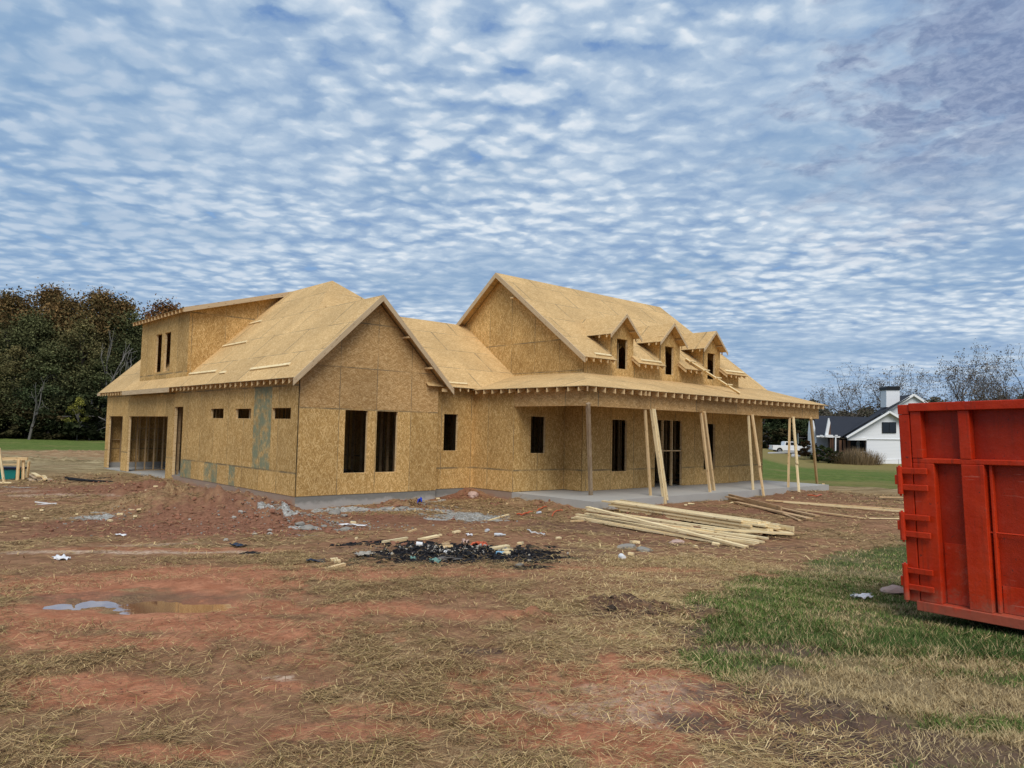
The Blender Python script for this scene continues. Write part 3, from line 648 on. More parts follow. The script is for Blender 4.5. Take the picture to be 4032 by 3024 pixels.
# ================================================================== GROUND
BL = []     # surface patches: (kind, x, y, rx, ry, strength)
def patch(kind, px, py, rx, ry, s=1.0):
    p = gpt(px, py); BL.append((kind, p.x, p.y, rx, ry, s))
for a in [
    # bare red clay
    ('clay', 500, 2290, 2.0, .9, 1), ('clay', 780, 2260, 1.7, .8, 1), ('clay', 250, 2420, 1.5, .4, 1), ('clay', 1000, 2390, 1.5, .35, .9), ('clay', 650, 2460, 1.2, .25, .9), ('clay', 60, 2400, 1.0, .35, .9),
    ('clay', 350, 2530, 1.0, .3, 1), ('clay', 1150, 2480, 1.1, .4, .9), ('clay', 40, 2520, .4, .18, 1), ('clay', 350, 2720, .9, .3, 1), ('clay', 1100, 2690, .5, .12, .8), ('clay', 1450, 2260, 1.9, .45, .9), ('clay', 1700, 2240, 1.4, .3, .7),
    ('clay', 2450, 2700, .95, .55, 1), ('clay', 2550, 2800, .95, .5, 1), ('clay', 2200, 2760, .6, .25, 1), ('clay', 2280, 2640, .5, .2, .9), ('clay', 2350, 2900, .7, .4, 1), ('clay', 2050, 2850, .5, .15, .9), ('clay', 1600, 2800, .45, .12, .9), ('clay', 1500, 2880, .4, .12, .8), ('clay', 2500, 2600, .4, .12, .9),
    ('clay', 550, 2970, .4, .1, .9), ('clay', 1900, 2410, .6, .2, .7), ('clay', 2450, 2510, .35, .12, .8), ('clay', 1250, 2590, .6, .15, .6), ('clay', 850, 2100, 1.6, .5, .5), ('clay', 700, 2160, 2.2, .35, .6),
    ('clay', 2600, 2245, 1.8, .3, .9), ('clay', 2850, 2700, .4, .15, .7), ('spoil', 1900, 2130, 2.0, .5, .3), ('spoil', 1500, 2040, 3.0, .8, .9), ('spoil', 1900, 1960, 1.8, 1.0, .9), ('spoil', 650, 2010, 3.2, 1.6, .9), ('spoil', 900, 2030, 2.4, 1.2, .9), ('spoil', 480, 1910, 3.5, 2.2, .8),
    ('spoil', 1250, 2060, 2.0, .9, .8), ('spoil', 2500, 2030, 2.6, 1.0, .6), ('spoil', 3150, 1950, 3, 1.5, .8), ('spoil', 2900, 2010, 3, 1.0, .7), ('clay', 200, 1870, 4, 1.6, .4), ('clay', 380, 1790, 8, 2.5, .7), ('clay', 60, 1800, 6, 1.5, .7), ('spoil', 2350, 2120, 1.6, .8, .5), ('spoil', 2200, 2060, 2.0, .8, .5),
    # pale dry smears
    ('pale', 560, 2175, 1.8, .25, .9), ('pale', 720, 2140, 1.0, .2, .7), ('pale', 2400, 2800, .5, .2, .6), ('pale', 2350, 2720, .4, .1, .5), ('pale', 150, 1950, 1.8, .3, .8), ('pale', 350, 1948, .9, .16, .9), ('pale', 90, 1930, 1.0, .3, .4), ('pale', 2600, 2720, .3, .2, .5), ('pale', 1105, 2665, .14, .05, .9),
    # dark wet soil
    ('mud', 3000, 2560, .6, .25, .9), ('mud', 2650, 2390, .8, .22, .9), ('mud', 2450, 2410, .6, .16, .8), ('mud', 2750, 2300, .5, .2, .6), ('mud', 3200, 2850, .7, .25, 1), ('mud', 3500, 2900, .6, .22, 1), ('mud', 3050, 2740, .45, .3, .8), ('mud', 3900, 2800, .5, .15, .7), ('mud', 2700, 2480, .3, .4, .8), ('mud', 3350, 2980, .7, .2, 1), ('mud', 1880, 2560, .2, .08, .9), ('mud', 2760, 2560, .25, .3, .8), ('mud', 2930, 2510, .3, .12, .7), ('mud', 3050, 2640, .25, .2, .7),
    ('mud', 2850, 2150, 1.4, .5, .55), ('mud', 2400, 2080, 2.4, 1.0, .5), ('mud', 2300, 2170, .9, .4, .5),
    # burn scar
    ('mud', 560, 2368, .95, .34, .45), ('mud', 3900, 2960, 1.0, .22, .9), ('mud', 3650, 3010, .8, .15, .8), ('mud', 1830, 2170, 2.2, 1.0, .6), ('ash', 1810, 2175, 1.35, 1.6, 1.0), ('ash', 1990, 2190, .8, 1.1, 1.0), ('ash', 1620, 2140, .7, .45, .9), ('ash', 2060, 2195, .5, .4, .9), ('ash', 1385, 2143, .25, .10, .8), ('ash', 1800, 2205, .8, .2, .9), ('ash', 2250, 2195, .7, .1, .6),
    # spilt gravel and grout
    ('gravel', 1830, 2032, .95, .9, 1), ('gravel', 1740, 2045, .4, .3, .8), ('gravel', 365, 2040, .55, .3, 1), ('gravel', 1400, 1995, 3.0, .28, .9), ('gravel', 1150, 2015, .9, .25, .8), ('gravel', 1700, 1975, .5, .3, .8), ('gravel', 1210, 2075, .3, .15, .8), ('gravel', 1330, 2025, .4, .15, .6), ('gravel', 70, 1918, .8, .2, .6), ('gravel', 1345, 2084, .35, .1, .6), ('gravel', 1190, 2105, .4, .12, .5)]:
    patch(*a)
GRASS_EDGE = [gpt(px, py) for px, py in [(3560, 2120), (3300, 2165), (3120, 2225), (2900, 2290), (2720, 2330), (2660, 2400), (2690, 2500), (2660, 2580), (2800, 2680), (2980, 2760), (3150, 2840), (3280, 2920), (3420, 3010), (3500, 3080)]]
GP = [(p.x, p.y) for p in GRASS_EDGE] + [(CO.x + 8 * GR.x - 3 * GF.x, CO.y + 8 * GR.y - 3 * GF.y), (CO.x + 16 * GR.x + 2 * GF.x, CO.y + 16 * GR.y + 2 * GF.y), (CO.x + 16 * GR.x + 12 * GF.x, CO.y + 16 * GR.y + 12 * GF.y)]
def sdpoly(X, Y, poly):
    d = np.full(X.shape, 1e9); ins = np.zeros(X.shape, bool)
    n = len(poly)
    for i in range(n):
        ax, ay = poly[i]; bx, by = poly[(i + 1) % n]
        ex, ey = bx - ax, by - ay; t = np.clip(((X - ax) * ex + (Y - ay) * ey) / (ex * ex + ey * ey), 0, 1)
        d = np.minimum(d, np.hypot(X - ax - t * ex, Y - ay - t * ey))
        c = ((ay > Y) != (by > Y)) & (X < (bx - ax) * (Y - ay) / (by - ay + 1e-12) + ax); ins ^= c
    return np.where(ins, d, -d)
def masks(X, Y):
    dx = X - CO.x; dy = Y - CO.y; rr = dx * GR.x + dy * GR.y; ff = dx * GF.x + dy * GF.y; r = np.hypot(rr, ff); az = rr / np.maximum(ff, .1)
    M = {k: np.zeros_like(X) for k in ('clay', 'spoil', 'pale', 'mud', 'ash', 'gravel')}
    jag = (fbm(X, Y, 1.9, 4, 0.6, 2.0) - 0.5)
    for (k, bx, by, rx, ry, s) in BL:
        ux = ((X - bx) * GR.x + (Y - by) * GR.y) / rx; uy = ((X - bx) * GF.x + (Y - by) * GF.y) / ry
        q = np.sqrt(ux * ux + uy * uy) + (jag + .6 * (fbm(X, Y, 7, 3, .6, 12.) - .5)) * 1.5
        M[k] = np.maximum(M[k], s * sst(-q, -1.25, -0.65))
    g = sdpoly(X, Y, GP) + jag * 0.9
    M['grass'] = sst(g, -0.05, 0.30)
    n1 = fbm(X, Y, 0.45, 4, 0.55, 21.0); n2 = fbm(X, Y, 1.6, 3, 0.6, 31.0)
    straw = sst(n1 * .6 + n2 * .4 + 0.10 * sst(-r, -12, -4), 0.44, 0.64)
    straw = np.maximum(straw, sst(r, 26, 33)) * (1 - .80 * M['clay']) * (1 - .80 * M['spoil']) * (1 - M['mud'] * .7) * (1 - M['ash']) * (1 - M['gravel'])
    # pale loose straw band on the right side
    band = np.exp(-((ff - 8.2) / 2.2) ** 2) * sst(rr, 0.2, 2.5)
    M['straw'] = np.clip(straw + 0 * band, 0, 1) * (1 - M['grass'])
    M['fresh'] = np.clip(sst(rr, -0.6, 1.6) * sst(-r, -20, -6) + 0.25 * n2, 0, 1)
    # far ground: left straw field then green strip; right lawn
    edgeL = 61 + 2 * jag; fieldL = sst(r, 30, 36) * (az < 0.45)
    green = sst(r - edgeL, 0, 2.5) * (az < 0.2)
    lawnr = sst(ff - (34.0 - 3.2 * (az - .33) / .3) - jag * 2.0, 0, 0.7) * sst(az, 0.26, 0.30)
    M['lawn'] = np.maximum(green, lawnr)
    M['lawn_dry'] = np.clip(sst(az, .26, .3) * (sst(r, 78, 92) * .75 + np.exp(-((ff - 35.5) / 2.0) ** 2) * .5), 0, 1)
    # dry tufts in the near grass
    pd = [gpt(3450, 2720), gpt(3800, 2760), gpt(3150, 2330), gpt(3300, 2250), gpt(3850, 2950)]
    dry = sst(fbm(X, Y, 1.3, 3, .6, 5.0), 0.52, 0.68) * .45
    for p_, rx, ry, s in ((pd[0], 1.1, .42, 1.), (pd[1], 1.2, .38, 1.), (gpt(3600, 2620), 1.1, .22, .8), (pd[3], 1.8, .9, .55), (gpt(2900, 2560), .25, .12, .5), (pd[4], 1.0, .30, 1.)):
        ux = ((X - p_.x) * GR.x + (Y - p_.y) * GR.y) / rx; uy = ((X - p_.x) * GF.x + (Y - p_.y) * GF.y) / ry
        dry = np.maximum(dry, s * sst(-(np.hypot(ux, uy) + jag * 1.0), -1.3, -0.7))
    M['dry'] = dry
    M['field'] = sst(r, 26, 38) * (1 - M['lawn']) * (1 - .6 * M['clay'])
    return M
def make_ground():
    hd = math.atan2(CF.y, CF.x)
    a1 = np.concatenate([np.linspace(-0.72, 0.72, 860), np.linspace(0.72, 2 * math.pi - 0.72, 90)[1:-1]])
    rad = [0.3]; 
    while rad[-1] < 1500: rad.append(rad[-1] * (1.0095 if rad[-1] < 60 else 1.03) + 0.004)
    rad = np.array(rad); A, Rr = np.meshgrid(a1 + hd, rad)
    X = CO.x + np.cos(A) * Rr; Y = CO.y + np.sin(A) * Rr; Z = hgt(X, Y)
    M = masks(X, Y)
    Z = Z + 0.02 * M['straw'] * sst(-Rr, -25, -10) - 0.03 * M['ash'] * (fbm(X, Y, 6, 3, .6, 2) - .3)
    nr, na = X.shape
    co = np.stack([X, Y, Z], -1).reshape(-1, 3)
    i = np.arange(nr - 1)[:, None] * na; j = np.arange(na)[None, :]; j2 = (j + 1) % na
    q = np.stack([i + j, i + na + j, i + na + j2, i + j2], -1).reshape(-1, 4)
    c = len(co); co = np.vstack([co, [[CO.x, CO.y, float(hgt(CO.x, CO.y))]]])
    me = bpy.data.meshes.new('ground'); nq = len(q); tri = np.stack([np.full(na, c), np.arange(na), (np.arange(na) + 1) % na], -1)
    me.vertices.add(len(co)); me.vertices.foreach_set('co', co.ravel())
    loops = np.concatenate([q.ravel(), tri.ravel()]); me.loops.add(len(loops)); me.loops.foreach_set('vertex_index', loops)
    me.polygons.add(nq + na); me.polygons.foreach_set('loop_start', np.concatenate([np.arange(nq) * 4, nq * 4 + np.arange(na) * 3]))
    me.update(calc_edges=True)
    me.polygons.foreach_set('use_smooth', np.ones(nq + na, bool))
    for k, v in M.items():
        a_ = me.attributes.new('m_' + k, 'FLOAT', 'POINT'); a_.data.foreach_set('value', np.append(v.ravel(), 0.0).astype(np.float32))
    me.validate()
    o = bpy.data.objects.new('ground', me); COL.objects.link(o); tag(o, 'red clay yard strewn with straw, running out to fields', None, None, 'structure'); return o
def ground_mat():
    m, t, b = base_mat('ground', 0.95, 0.04)
    P = t.new('ShaderNodeTexCoord').outputs['Object']
    A = {k: t.attr('m_' + k) for k in ('clay', 'spoil', 'pale', 'mud', 'ash', 'gravel', 'grass', 'straw', 'fresh', 'lawn', 'lawn_dry', 'dry', 'field')}
    cam_d = t.noise(P, 0.8, 5, 0.6); n2 = t.noise(P, 3.5, 6, 0.65); n3 = t.noise(P, 16.0, 5, 0.65); n4 = t.noise(P, 60.0, 3, 0.6)
    soil = t.mix(t.ss(n2, .3, .7), (0.205, 0.108, 0.059), (0.335, 0.183, 0.102))
    clay = t.mix(t.ss(n2, .3, .7), (0.35, 0.138, 0.072), (0.50, 0.225, 0.125))
    clay = t.mix(t.ss(n3, .42, .7, 0, .6), clay, (0.25, 0.095, 0.05))
    c = t.mix(A['clay'], soil, clay)
    c = t.mix(t.math('MULTIPLY', A['spoil'], t.ss(n2, .15, .45)), c, t.mix(t.ss(n3, .3, .7), (0.14, 0.066, 0.040), (0.27, 0.130, 0.080)))
    c = t.mix(t.math('MULTIPLY', A['pale'], t.ss(n3, .35, .6)), c, (0.60, 0.45, 0.33))
    # straw litter: fibres in three directions
    def fib(ang, s1, s2, off):
        mp = t.new('ShaderNodeMapping', i_Vector=P); mp.inputs['Rotation'].default_value = (0, 0, ang); mp.inputs['Location'].default_value = (off, off, 0)
        return t.noise(t.mul(mp.outputs[0], (s1, s2, 1)), 1.0, 3, 0.6, 0.8)
    fb = t.math('MAXIMUM', t.math('MAXIMUM', fib(0.3, 9, 75, 0), fib(1.4, 8, 68, 3)), fib(-.75, 9, 70, 7))
    strawc = t.ramp(fb, [(0.42, (0.14, 0.074, 0.038)), (0.55, (0.27, 0.155, 0.078)), (0.65, (0.46, 0.31, 0.16)), (0.78, (0.62, 0.46, 0.26))])
    strawc = t.mix(t.math('MULTIPLY', A['fresh'], .45), strawc, (0.52, 0.38, 0.20))
    sm = t.ss(t.math('ADD', t.math('MULTIPLY', A['straw'], 1.1), t.math('MULTIPLY', t.math('SUBTRACT', t.noise(P, 7.0, 5, .7), 0.5), 1.8)), 0.18, 0.85)
    c = t.mix(t.math('MULTIPLY', sm, .92), c, strawc)
    gr = t.mix(t.ss(n3, .3, .7), (0.045, 0.065, 0.02), (0.13, 0.125, 0.05)); gr = t.mix(A['dry'], gr, t.mix(n3, (.13, .09, .05), (.34, .26, .14)))
    c = t.mix(A['grass'], c, gr)
    c = t.mix(t.math('MULTIPLY', A['mud'], t.ss(n3, .25, .5)), c, t.mix(n3, (0.065, 0.040, 0.028), (0.17, 0.11, 0.08)))
    ash = t.mix(t.ss(n3, .5, .75), (0.010, 0.010, 0.012), (0.10, 0.085, 0.08))
    am = t.ss(t.math('ADD', A['ash'], t.math('MULTIPLY', t.math('SUBTRACT', n2, 0.5), 1.1)), 0.30, 0.50)
    c = t.mix(am, c, ash)
    vg = t.new('ShaderNodeTexVoronoi', i_Vector=P, i_Scale=38.0); gv = t.new('ShaderNodeSeparateXYZ', i_0=vg.outputs['Color']).outputs[0]
    gm = t.ss(t.math('ADD', A['gravel'], t.math('MULTIPLY', t.math('SUBTRACT', n3, 0.5), 1.2)), 0.35, 0.6)
    c = t.mix(gm, c, t.mix(gv, (0.22, 0.21, 0.185), (0.58, 0.56, 0.51)))
    # far lawns and straw fields: broad drifts
    l1 = t.noise(t.mul(P, (.22, .22, .22)), 1.0, 5, .6); l2 = t.noise(P, 2.2, 4, .65)
    lawn = t.mix(t.ss(l2, .3, .7), (0.070, 0.110, 0.024), (0.150, 0.185, 0.048)); lawn = t.mix(t.ss(l1, .5, .72, 0, .5), lawn, (0.24, 0.185, 0.08))
    lawn = t.mix(A['lawn_dry'], lawn, t.mix(l2, (.20, .145, .06), (.32, .24, .10)))
    rmp = t.new('ShaderNodeMapping', i_Vector=P); rmp.inputs['Rotation'].default_value = (0, 0, -math.atan2(GR.y, GR.x))
    f1 = t.noise(t.mul(rmp.outputs[0], (.9, 3.2, 1)), 1.0, 6, .75, .6); f2 = t.noise(t.mul(rmp.outputs[0], (.16, .16, 1)), 1.0, 4, .6)
    fcol = t.ramp(f1, [(.34, (.10, .075, .038)), (.46, (.235, .175, .09)), (.57, (.37, .29, .16)), (.70, (.50, .41, .25))]); fcol = t.mix(t.ss(f2, .52, .66, 0, .55), fcol, (.30, .19, .11))
    c = t.mix(A['field'], c, fcol)
    c = t.mix(A['lawn'], c, lawn)
    t.l.new(c, b.inputs['Base Color'])
    hsum = t.math('ADD', t.math('MULTIPLY', n3, .6), t.math('MULTIPLY', n4, .25)); hsum = t.math('ADD', hsum, t.math('MULTIPLY', t.math('MULTIPLY', fb, sm), 0.9))
    hsum = t.math('ADD', hsum, t.math('MULTIPLY', t.math('MULTIPLY', gv, gm), .5))
    bp = t.new('ShaderNodeBump', i_Height=hsum, i_Strength=0.9, i_Distance=0.035); t.l.new(bp.outputs[0], b.inputs['Normal'])
    rg = t.ss(t.math('ADD', A['mud'], t.math('MULTIPLY', A['clay'], .35)), 0.2, 1.2, .93, .62); t.l.new(rg, b.inputs['Roughness'])
    return m
ground = make_ground(); ground.data.materials.append(ground_mat())

# ---- puddle
def water_mat():
    m, t, b = base_mat('puddle_water', 0.03, 0.5); b.inputs['Base Color'].default_value = (0.24, 0.12, 0.07, 1); b.inputs['IOR'].default_value = 1.33
    b.inputs['Specular IOR Level'].default_value = 0.6; b.inputs['Coat Weight'].default_value = 1.0; b.inputs['Coat Roughness'].default_value = 0.02; b.inputs['Coat IOR'].default_value = 1.6
    P = t.new('ShaderNodeTexCoord').outputs['Object']
    bp = t.new('ShaderNodeBump', i_Height=t.noise(P, 5, 2, .5), i_Strength=0.05, i_Distance=0.01); t.l.new(bp.outputs[0], b.inputs['Coat Normal']); return m
def puddle(px, py, rx, ry, lvl):
    p = gpt(px, py); n = 48
    wz = lvl
    m = MB(); m.face([(p.x + GR.x * rx * math.cos(a) + GF.x * ry * math.sin(a), p.y + GR.y * rx * math.cos(a) + GF.y * ry * math.sin(a), wz) for a in [2 * math.pi * k / n for k in range(n)]])
    return tag(m.build('puddle', M_water), 'shallow muddy rain puddle lying in the red clay', None, None, 'structure')
M_water = water_mat()
pc = gpt(560, 2368)
xs = np.array([[pc.x + GR.x * a * .7 + GF.x * b_ * .22, pc.y + GR.y * a * .7 + GF.y * b_ * .22] for a in np.linspace(-1, 1, 13) for b_ in np.linspace(-1, 1, 9)])
lv = float(np.percentile(hgt(xs[:, 0], xs[:, 1]), 47))
puddle(560, 2384, 1.15, .50, lv)

# ---- loose straw and grass: many thin blades gathered in one object each
def ribbons(name, X, Y, Z, ang, L, wd, lift, bend, cols, mat, label, cat=None, tip=0.35):
    n = len(X); dx = np.cos(ang); dy = np.sin(ang); nx = -dy; ny = dx
    k = np.array([0, .5, 1.0]); V = np.zeros((n, 6, 3))
    for i_, kk in enumerate(k):
        bx = X + dx * L * kk + nx * bend * L * kk * kk; by = Y + dy * L * kk + ny * bend * L * kk * kk; bz = Z + lift * (kk if tip < .5 else kk)
        w_ = wd * (1 if kk < 1 else tip)
        V[:, i_ * 2, 0] = bx - nx * w_ / 2; V[:, i_ * 2, 1] = by - ny * w_ / 2; V[:, i_ * 2, 2] = bz
        V[:, i_ * 2 + 1, 0] = bx + nx * w_ / 2; V[:, i_ * 2 + 1, 1] = by + ny * w_ / 2; V[:, i_ * 2 + 1, 2] = bz
    b0 = (np.arange(n) * 6)[:, None]; F = np.concatenate([b0 + np.array([[0, 1, 3, 2]]), b0 + np.array([[2, 3, 5, 4]])], 1).reshape(-1, 4)
    me = bpy.data.meshes.new(name); me.vertices.add(n * 6); me.vertices.foreach_set('co', V.ravel()); me.loops.add(F.size); me.loops.foreach_set('vertex_index', F.ravel())
    me.polygons.add(len(F)); me.polygons.foreach_set('loop_start', np.arange(len(F)) * 4); me.update(calc_edges=True)
    a_ = me.color_attributes.new('col', 'FLOAT_COLOR', 'POINT'); cc = np.ones((n, 6, 4)); cc[:, :, :3] = cols[:, None, :]; a_.data.foreach_set('color', cc.ravel().astype(np.float32))
    me.materials.append(mat); o = bpy.data.objects.new(name, me); COL.objects.link(o); tag(o, label, None, None, 'stuff'); return o
def blade_mat(name):
    m, t, b = base_mat(name, 0.85, 0.05); t.l.new(t.attr('col', 'Color'), b.inputs['Base Color']); return m
M_blade = blade_mat('blades')
def scatter(n, r0, r1, amax=0.75, power=1.0):
    a = NR.uniform(-amax, amax, n); r = (r0 ** power + NR.random(n) * (r1 ** power - r0 ** power)) ** (1 / power)
    hd = math.atan2(GF.y, GF.x) - a
    return CO.x + np.cos(hd) * r, CO.y + np.sin(hd) * r, r, a
def straw(n, r0, r1, power, wk, lk, name, label):
    X, Y, r, a = scatter(n, r0, r1, power=power); M = masks(X, Y)
    clump = fbm(X, Y, 4.5, 3, .6, 8.0)
    pr = M['straw'] * sst(clump, .28, .62) + 0.10 * (1 - .5 * M['spoil']) + .25 * M['fresh'] * (1 - M['clay']) * (1 - M['grass'])
    pr *= (1 - .7 * M['ash']) * (1 - M['grass'] * .93) * (1 - M['gravel'] * .8)
    keep = (NR.random(n) < pr) & (np.hypot(X - pc.x, Y - pc.y) > 1.0) & ~((X > -.1) & (Y > -5.2) & (X > 6) ) & ~((X > -.05) & (Y > -.05)) 
    X, Y, r = X[keep], Y[keep], r[keep]; fr = M['fresh'][keep]; k = len(X); print(name, k)
    ang0 = fbm(X, Y, .9, 2, .5, 14.0) * 9 ; ang = ang0 + NR.normal(0, .85, k) + (NR.random(k) < .3) * NR.uniform(0, 3, k)
    Z = hgt(X, Y) + 0.02 + NR.uniform(.001, .020, k); L = NR.uniform(.04, .16, k) * lk; wd = NR.uniform(.0028, .0052, k) * wk * (1 + .10 * np.maximum(r - 4, 0))
    lift = NR.normal(0, .012, k) + (NR.random(k) < .05) * NR.uniform(0, .05, k)
    t_ = np.clip(NR.random(k) ** 1.35 * .80 + fr * .24 - .06, 0, 1)[:, None]
    pal = np.array([[.16, .093, .045], [.36, .23, .11], [.60, .42, .195], [.85, .66, .35]])
    q = t_ * 3; i0 = np.clip(q.astype(int), 0, 2)[:, 0]; f = q - i0[:, None]
    cols = pal[i0] * (1 - f) + pal[i0 + 1] * f; g = (NR.random(k) < .18)[:, None]; cols = np.where(g, cols * np.array([.66, .72, .56]), cols)
    return ribbons(name, X, Y, Z, ang, L, wd, lift, NR.normal(0, .10, k), cols, M_blade, label, tip=.8)
straw(430000, 1.2, 12, 1.35, .75, .8, 'straw', 'loose yellow straw scattered thickly over the near red clay')
straw(150000, 12, 32, 1.3, 1.6, 1.5, 'straw', 'thin weathered straw lying over the brown dirt further out')
def grass(n, r0, r1, power, name, label, hk=1.0):
    a = NR.uniform(-.02, .85, n); r = (r0 ** power + NR.random(n) * (r1 ** power - r0 ** power)) ** (1 / power); hd = math.atan2(GF.y, GF.x) - a
    X = CO.x + np.cos(hd) * r; Y = CO.y + np.sin(hd) * r; M = masks(X, Y)
    tuft = fbm(X, Y, 3.2, 3, .6, 6.0); big_ = fbm(X, Y, .8, 3, .6, 16.0)
    pr = M['grass'] * (0.30 + .9 * sst(tuft, .35, .6)) * (1 - .8 * M['mud'])
    keep = NR.random(n) < pr
    X, Y, r, tuft, big_ = X[keep], Y[keep], r[keep], tuft[keep], big_[keep]; dry = M['dry'][keep]; k = len(X); print(name, k)
    dp = gpt(3750, 2560); ux = ((X - dp.x) * GR.x + (Y - dp.y) * GR.y) / 1.9; uy = ((X - dp.x) * GF.x + (Y - dp.y) * GF.y) / .75
    lush = np.exp(-(ux ** 2 + uy ** 2)) * (1 - dry)
    H_ = NR.uniform(.014, .042, k) * (.75 + .5 * tuft + .9 * lush) * hk
    ang = NR.uniform(0, 2 * math.pi, k); lean = NR.uniform(.5, 1.6, k) * (1 + .4 * dry)
    wd = NR.uniform(.0018, .0036, k) * (1 + .14 * np.maximum(r - 4, 0))
    isd = NR.random(k) < np.clip(.28 + .75 * dry - .15 * lush, 0, 1)
    g1 = np.array([.052, .100, .022]); g2 = np.array([.17, .23, .058]); d1 = np.array([.24, .165, .075]); d2 = np.array([.60, .46, .25])
    t_ = NR.random((k, 1)); cols = np.where(isd[:, None], d1 * (1 - t_) + d2 * t_, g1 * (1 - t_) + g2 * t_)
    cols = np.where(isd[:, None], cols, cols * (1 - .45 * lush[:, None]) * np.array([1, 1.02, 1.0]) + np.array([0, .01, .006]) * lush[:, None])
    return ribbons(name, X, Y, hgt(X, Y) - .004, ang, H_ * lean, wd, H_, NR.normal(0, .25, k), cols, M_blade, label, tip=.15)
grass(600000, 1.5, 11, 1.25, 'grass', 'short green and brown grass growing around the red dumpster')
grass(120000, 11, 26, 1.3, 'grass', 'thin brownish grass behind the red dumpster', 1.2)

# ================================================================== LUMBER ON AND AROUND THE HOUSE
def plank(name, p0, p1, w, h, mat, label, cat, group=None, up=(0, 0, 1), extra=None):
    m = MB(); m.beam(p0, p1, w, h, up)
    if extra: extra(m)
    o = m.build(name, mat); at_origin(o); return tag(o, label, cat, group)
def on_slab(px, py): return atz(px, py, -0.014)
def z4(x, y): return (2400 + x * .6028, 1150 + y * .6028)
def z3(x, y): return (1750 + x * .6632, 1000 + y * .6632)
BT = 2.64
def btop(x, dy=-.03): return Vector((x, YP + dy, BT))
props = [
    (Vector((6.30, YP - .03, 2.70)), gpt(*z3(870, 1470)), 'grey weathered prop standing at the near outer corner of the porch', M_greyw, .09),
    (btop(8.99, .05), on_slab(*z4(268, 1325)), 'slim upright prop behind the heavy leaning prop by the double doorway', M_pine, .05),
    (btop(9.22), gpt(*z4(362, 1378)), 'thick doubled prop leaning out past the slab left of the double doorway', M_fresh, .10),
    (btop(11.99, .05), on_slab(*z4(657, 1303)), 'half hidden slab prop behind the leaning one at the right tall window', M_pine, .06),
    (btop(12.05), gpt(*z4(688, 1342)), 'long leaning prop crossing in front of the tall window right of the double doorway', M_pine, .09),
    (btop(15.0, .05), on_slab(*z4(938, 1288)), 'thin upright prop on the slab between the right tall window and the slit window', M_fresh, .05),
    (btop(15.11), gpt(*z4(1008, 1333)), 'leaning prop in front of the slit window with a shorter board nailed to it', M_pine, .05),
    (btop(18.05, .05), on_slab(*z4(1168, 1272)), 'prop leaning inwards on the slab near the right end of the porch', M_pine, .05),
    (btop(18.15), gpt(*z4(1238, 1303)), 'prop leaning outwards over the dirt, seen against the pickup', M_fresh, .05),
    (btop(19.63), gpt(*z4(1357, 1258)), 'last prop, at the right end of the porch, seen against the white farmhouse', M_pine, .08)]
for i, (a, b_, lab, mt, ww) in enumerate(props):
    ext = None
    if i in (6, 8):
        def ext(m, a=a, b_=b_, i=i):
            d_ = (b_ - a); e = a + d_ * (.63 if i == 6 else .64); sh = Vector((-.05, -.045, 0)); m.beam(a + sh, e + sh, .05, .085, (1, 0, 0))
    if i == 2:
        def ext(m, a=a, b_=b_): m.beam(a + Vector((.06, -.042, 0)), b_ + Vector((.05, -.042, .10)), .05, .09, (1, 0, 0))
    plank('wooden_prop', a, b_ - Vector((0, 0, .01)), ww, .09 if i else .10, mt, lab, 'prop', 'lumber props holding up the porch beam', up=(1, 0, 0), extra=ext)
for (px, py, lab) in ((*z4(655, 1342), 'short board lying under the foot of the leaning prop'), (*z4(1240, 1303), 'small board under the foot of the outward leaning prop')):
    p = gpt(px, py, .02); plank('foot_board', p - GR * .28, p + GR * .22, .14, .035, M_pine, lab, 'board')
p = gpt(3240, 1925); m = MB(); m.beam(p + Vector((0, 0, .02)) - GR * .22, p + GR * .15 + Vector((0, 0, .02)), .12, .035); m.beam(p + Vector((.0, 0, .03)), p + Vector((.06, 0, .24)), .10, .035, (1, 0, 0))
tag(m.build('wood_offcut', M_pine), 'two nailed offcuts, one upright, on the dirt by the right end of the porch slab', 'offcut')
# toe boards nailed to the roofs
def toe(a, b_, lab, nrm, w=.10):
    n_ = Vector(nrm).normalized(); a = Vector(a) + n_ * .024; b_ = Vector(b_) + n_ * .024
    plank('toe_board', a, b_, w, .04, M_fresh, lab, 'toe board', 'toe boards nailed to the roof decks', up=n_)
nL = (-K, 0, 1); nM = (0, -KM, 1)
toe((.19, 9.0, zL(.19)), (.19, 6.41, zL(.19)), 'long toe board on the garage roof below the shed dormer corner', nL)
toe((.09, 5.85, zL(.09)), (.09, 5.36, zL(.09)), 'very short block of toe board on the garage roof', nL)
toe((.10, 3.43, zL(.10)), (.13, .84, zL(.13)), 'long toe board on the garage roof near the front gable rake', nL)
toe((1.34, 8.98, zL(1.34)), (1.36, 6.82, zL(1.36)), 'toe board half way up the garage roof beside the shed dormer', nL)
toe((2.33, 8.95, zL(2.33)), (2.35, 7.96, zL(2.35)), 'short toe board high on the garage roof beside the shed dormer', nL)
toe((8.86, -2.80, zM(-2.80)), (9.66, -2.80, zM(-2.80)), 'toe board on the main eave left of the first dormer', nM)
toe((11.22, -2.82, zM(-2.82)), (12.42, -2.82, zM(-2.82)), 'toe board on the main eave between the first and second dormers', nM)
toe((16.6, -2.82, zM(-2.82)), (17.98, -2.82, zM(-2.82)), 'toe board on the main eave right of the third dormer', nM)
toe((5.08, .02, zC(.02)), (5.85, .02, zC(.02)), 'toe board on the low connecting roof beside the front gable', (0, -.717, 1), .08)
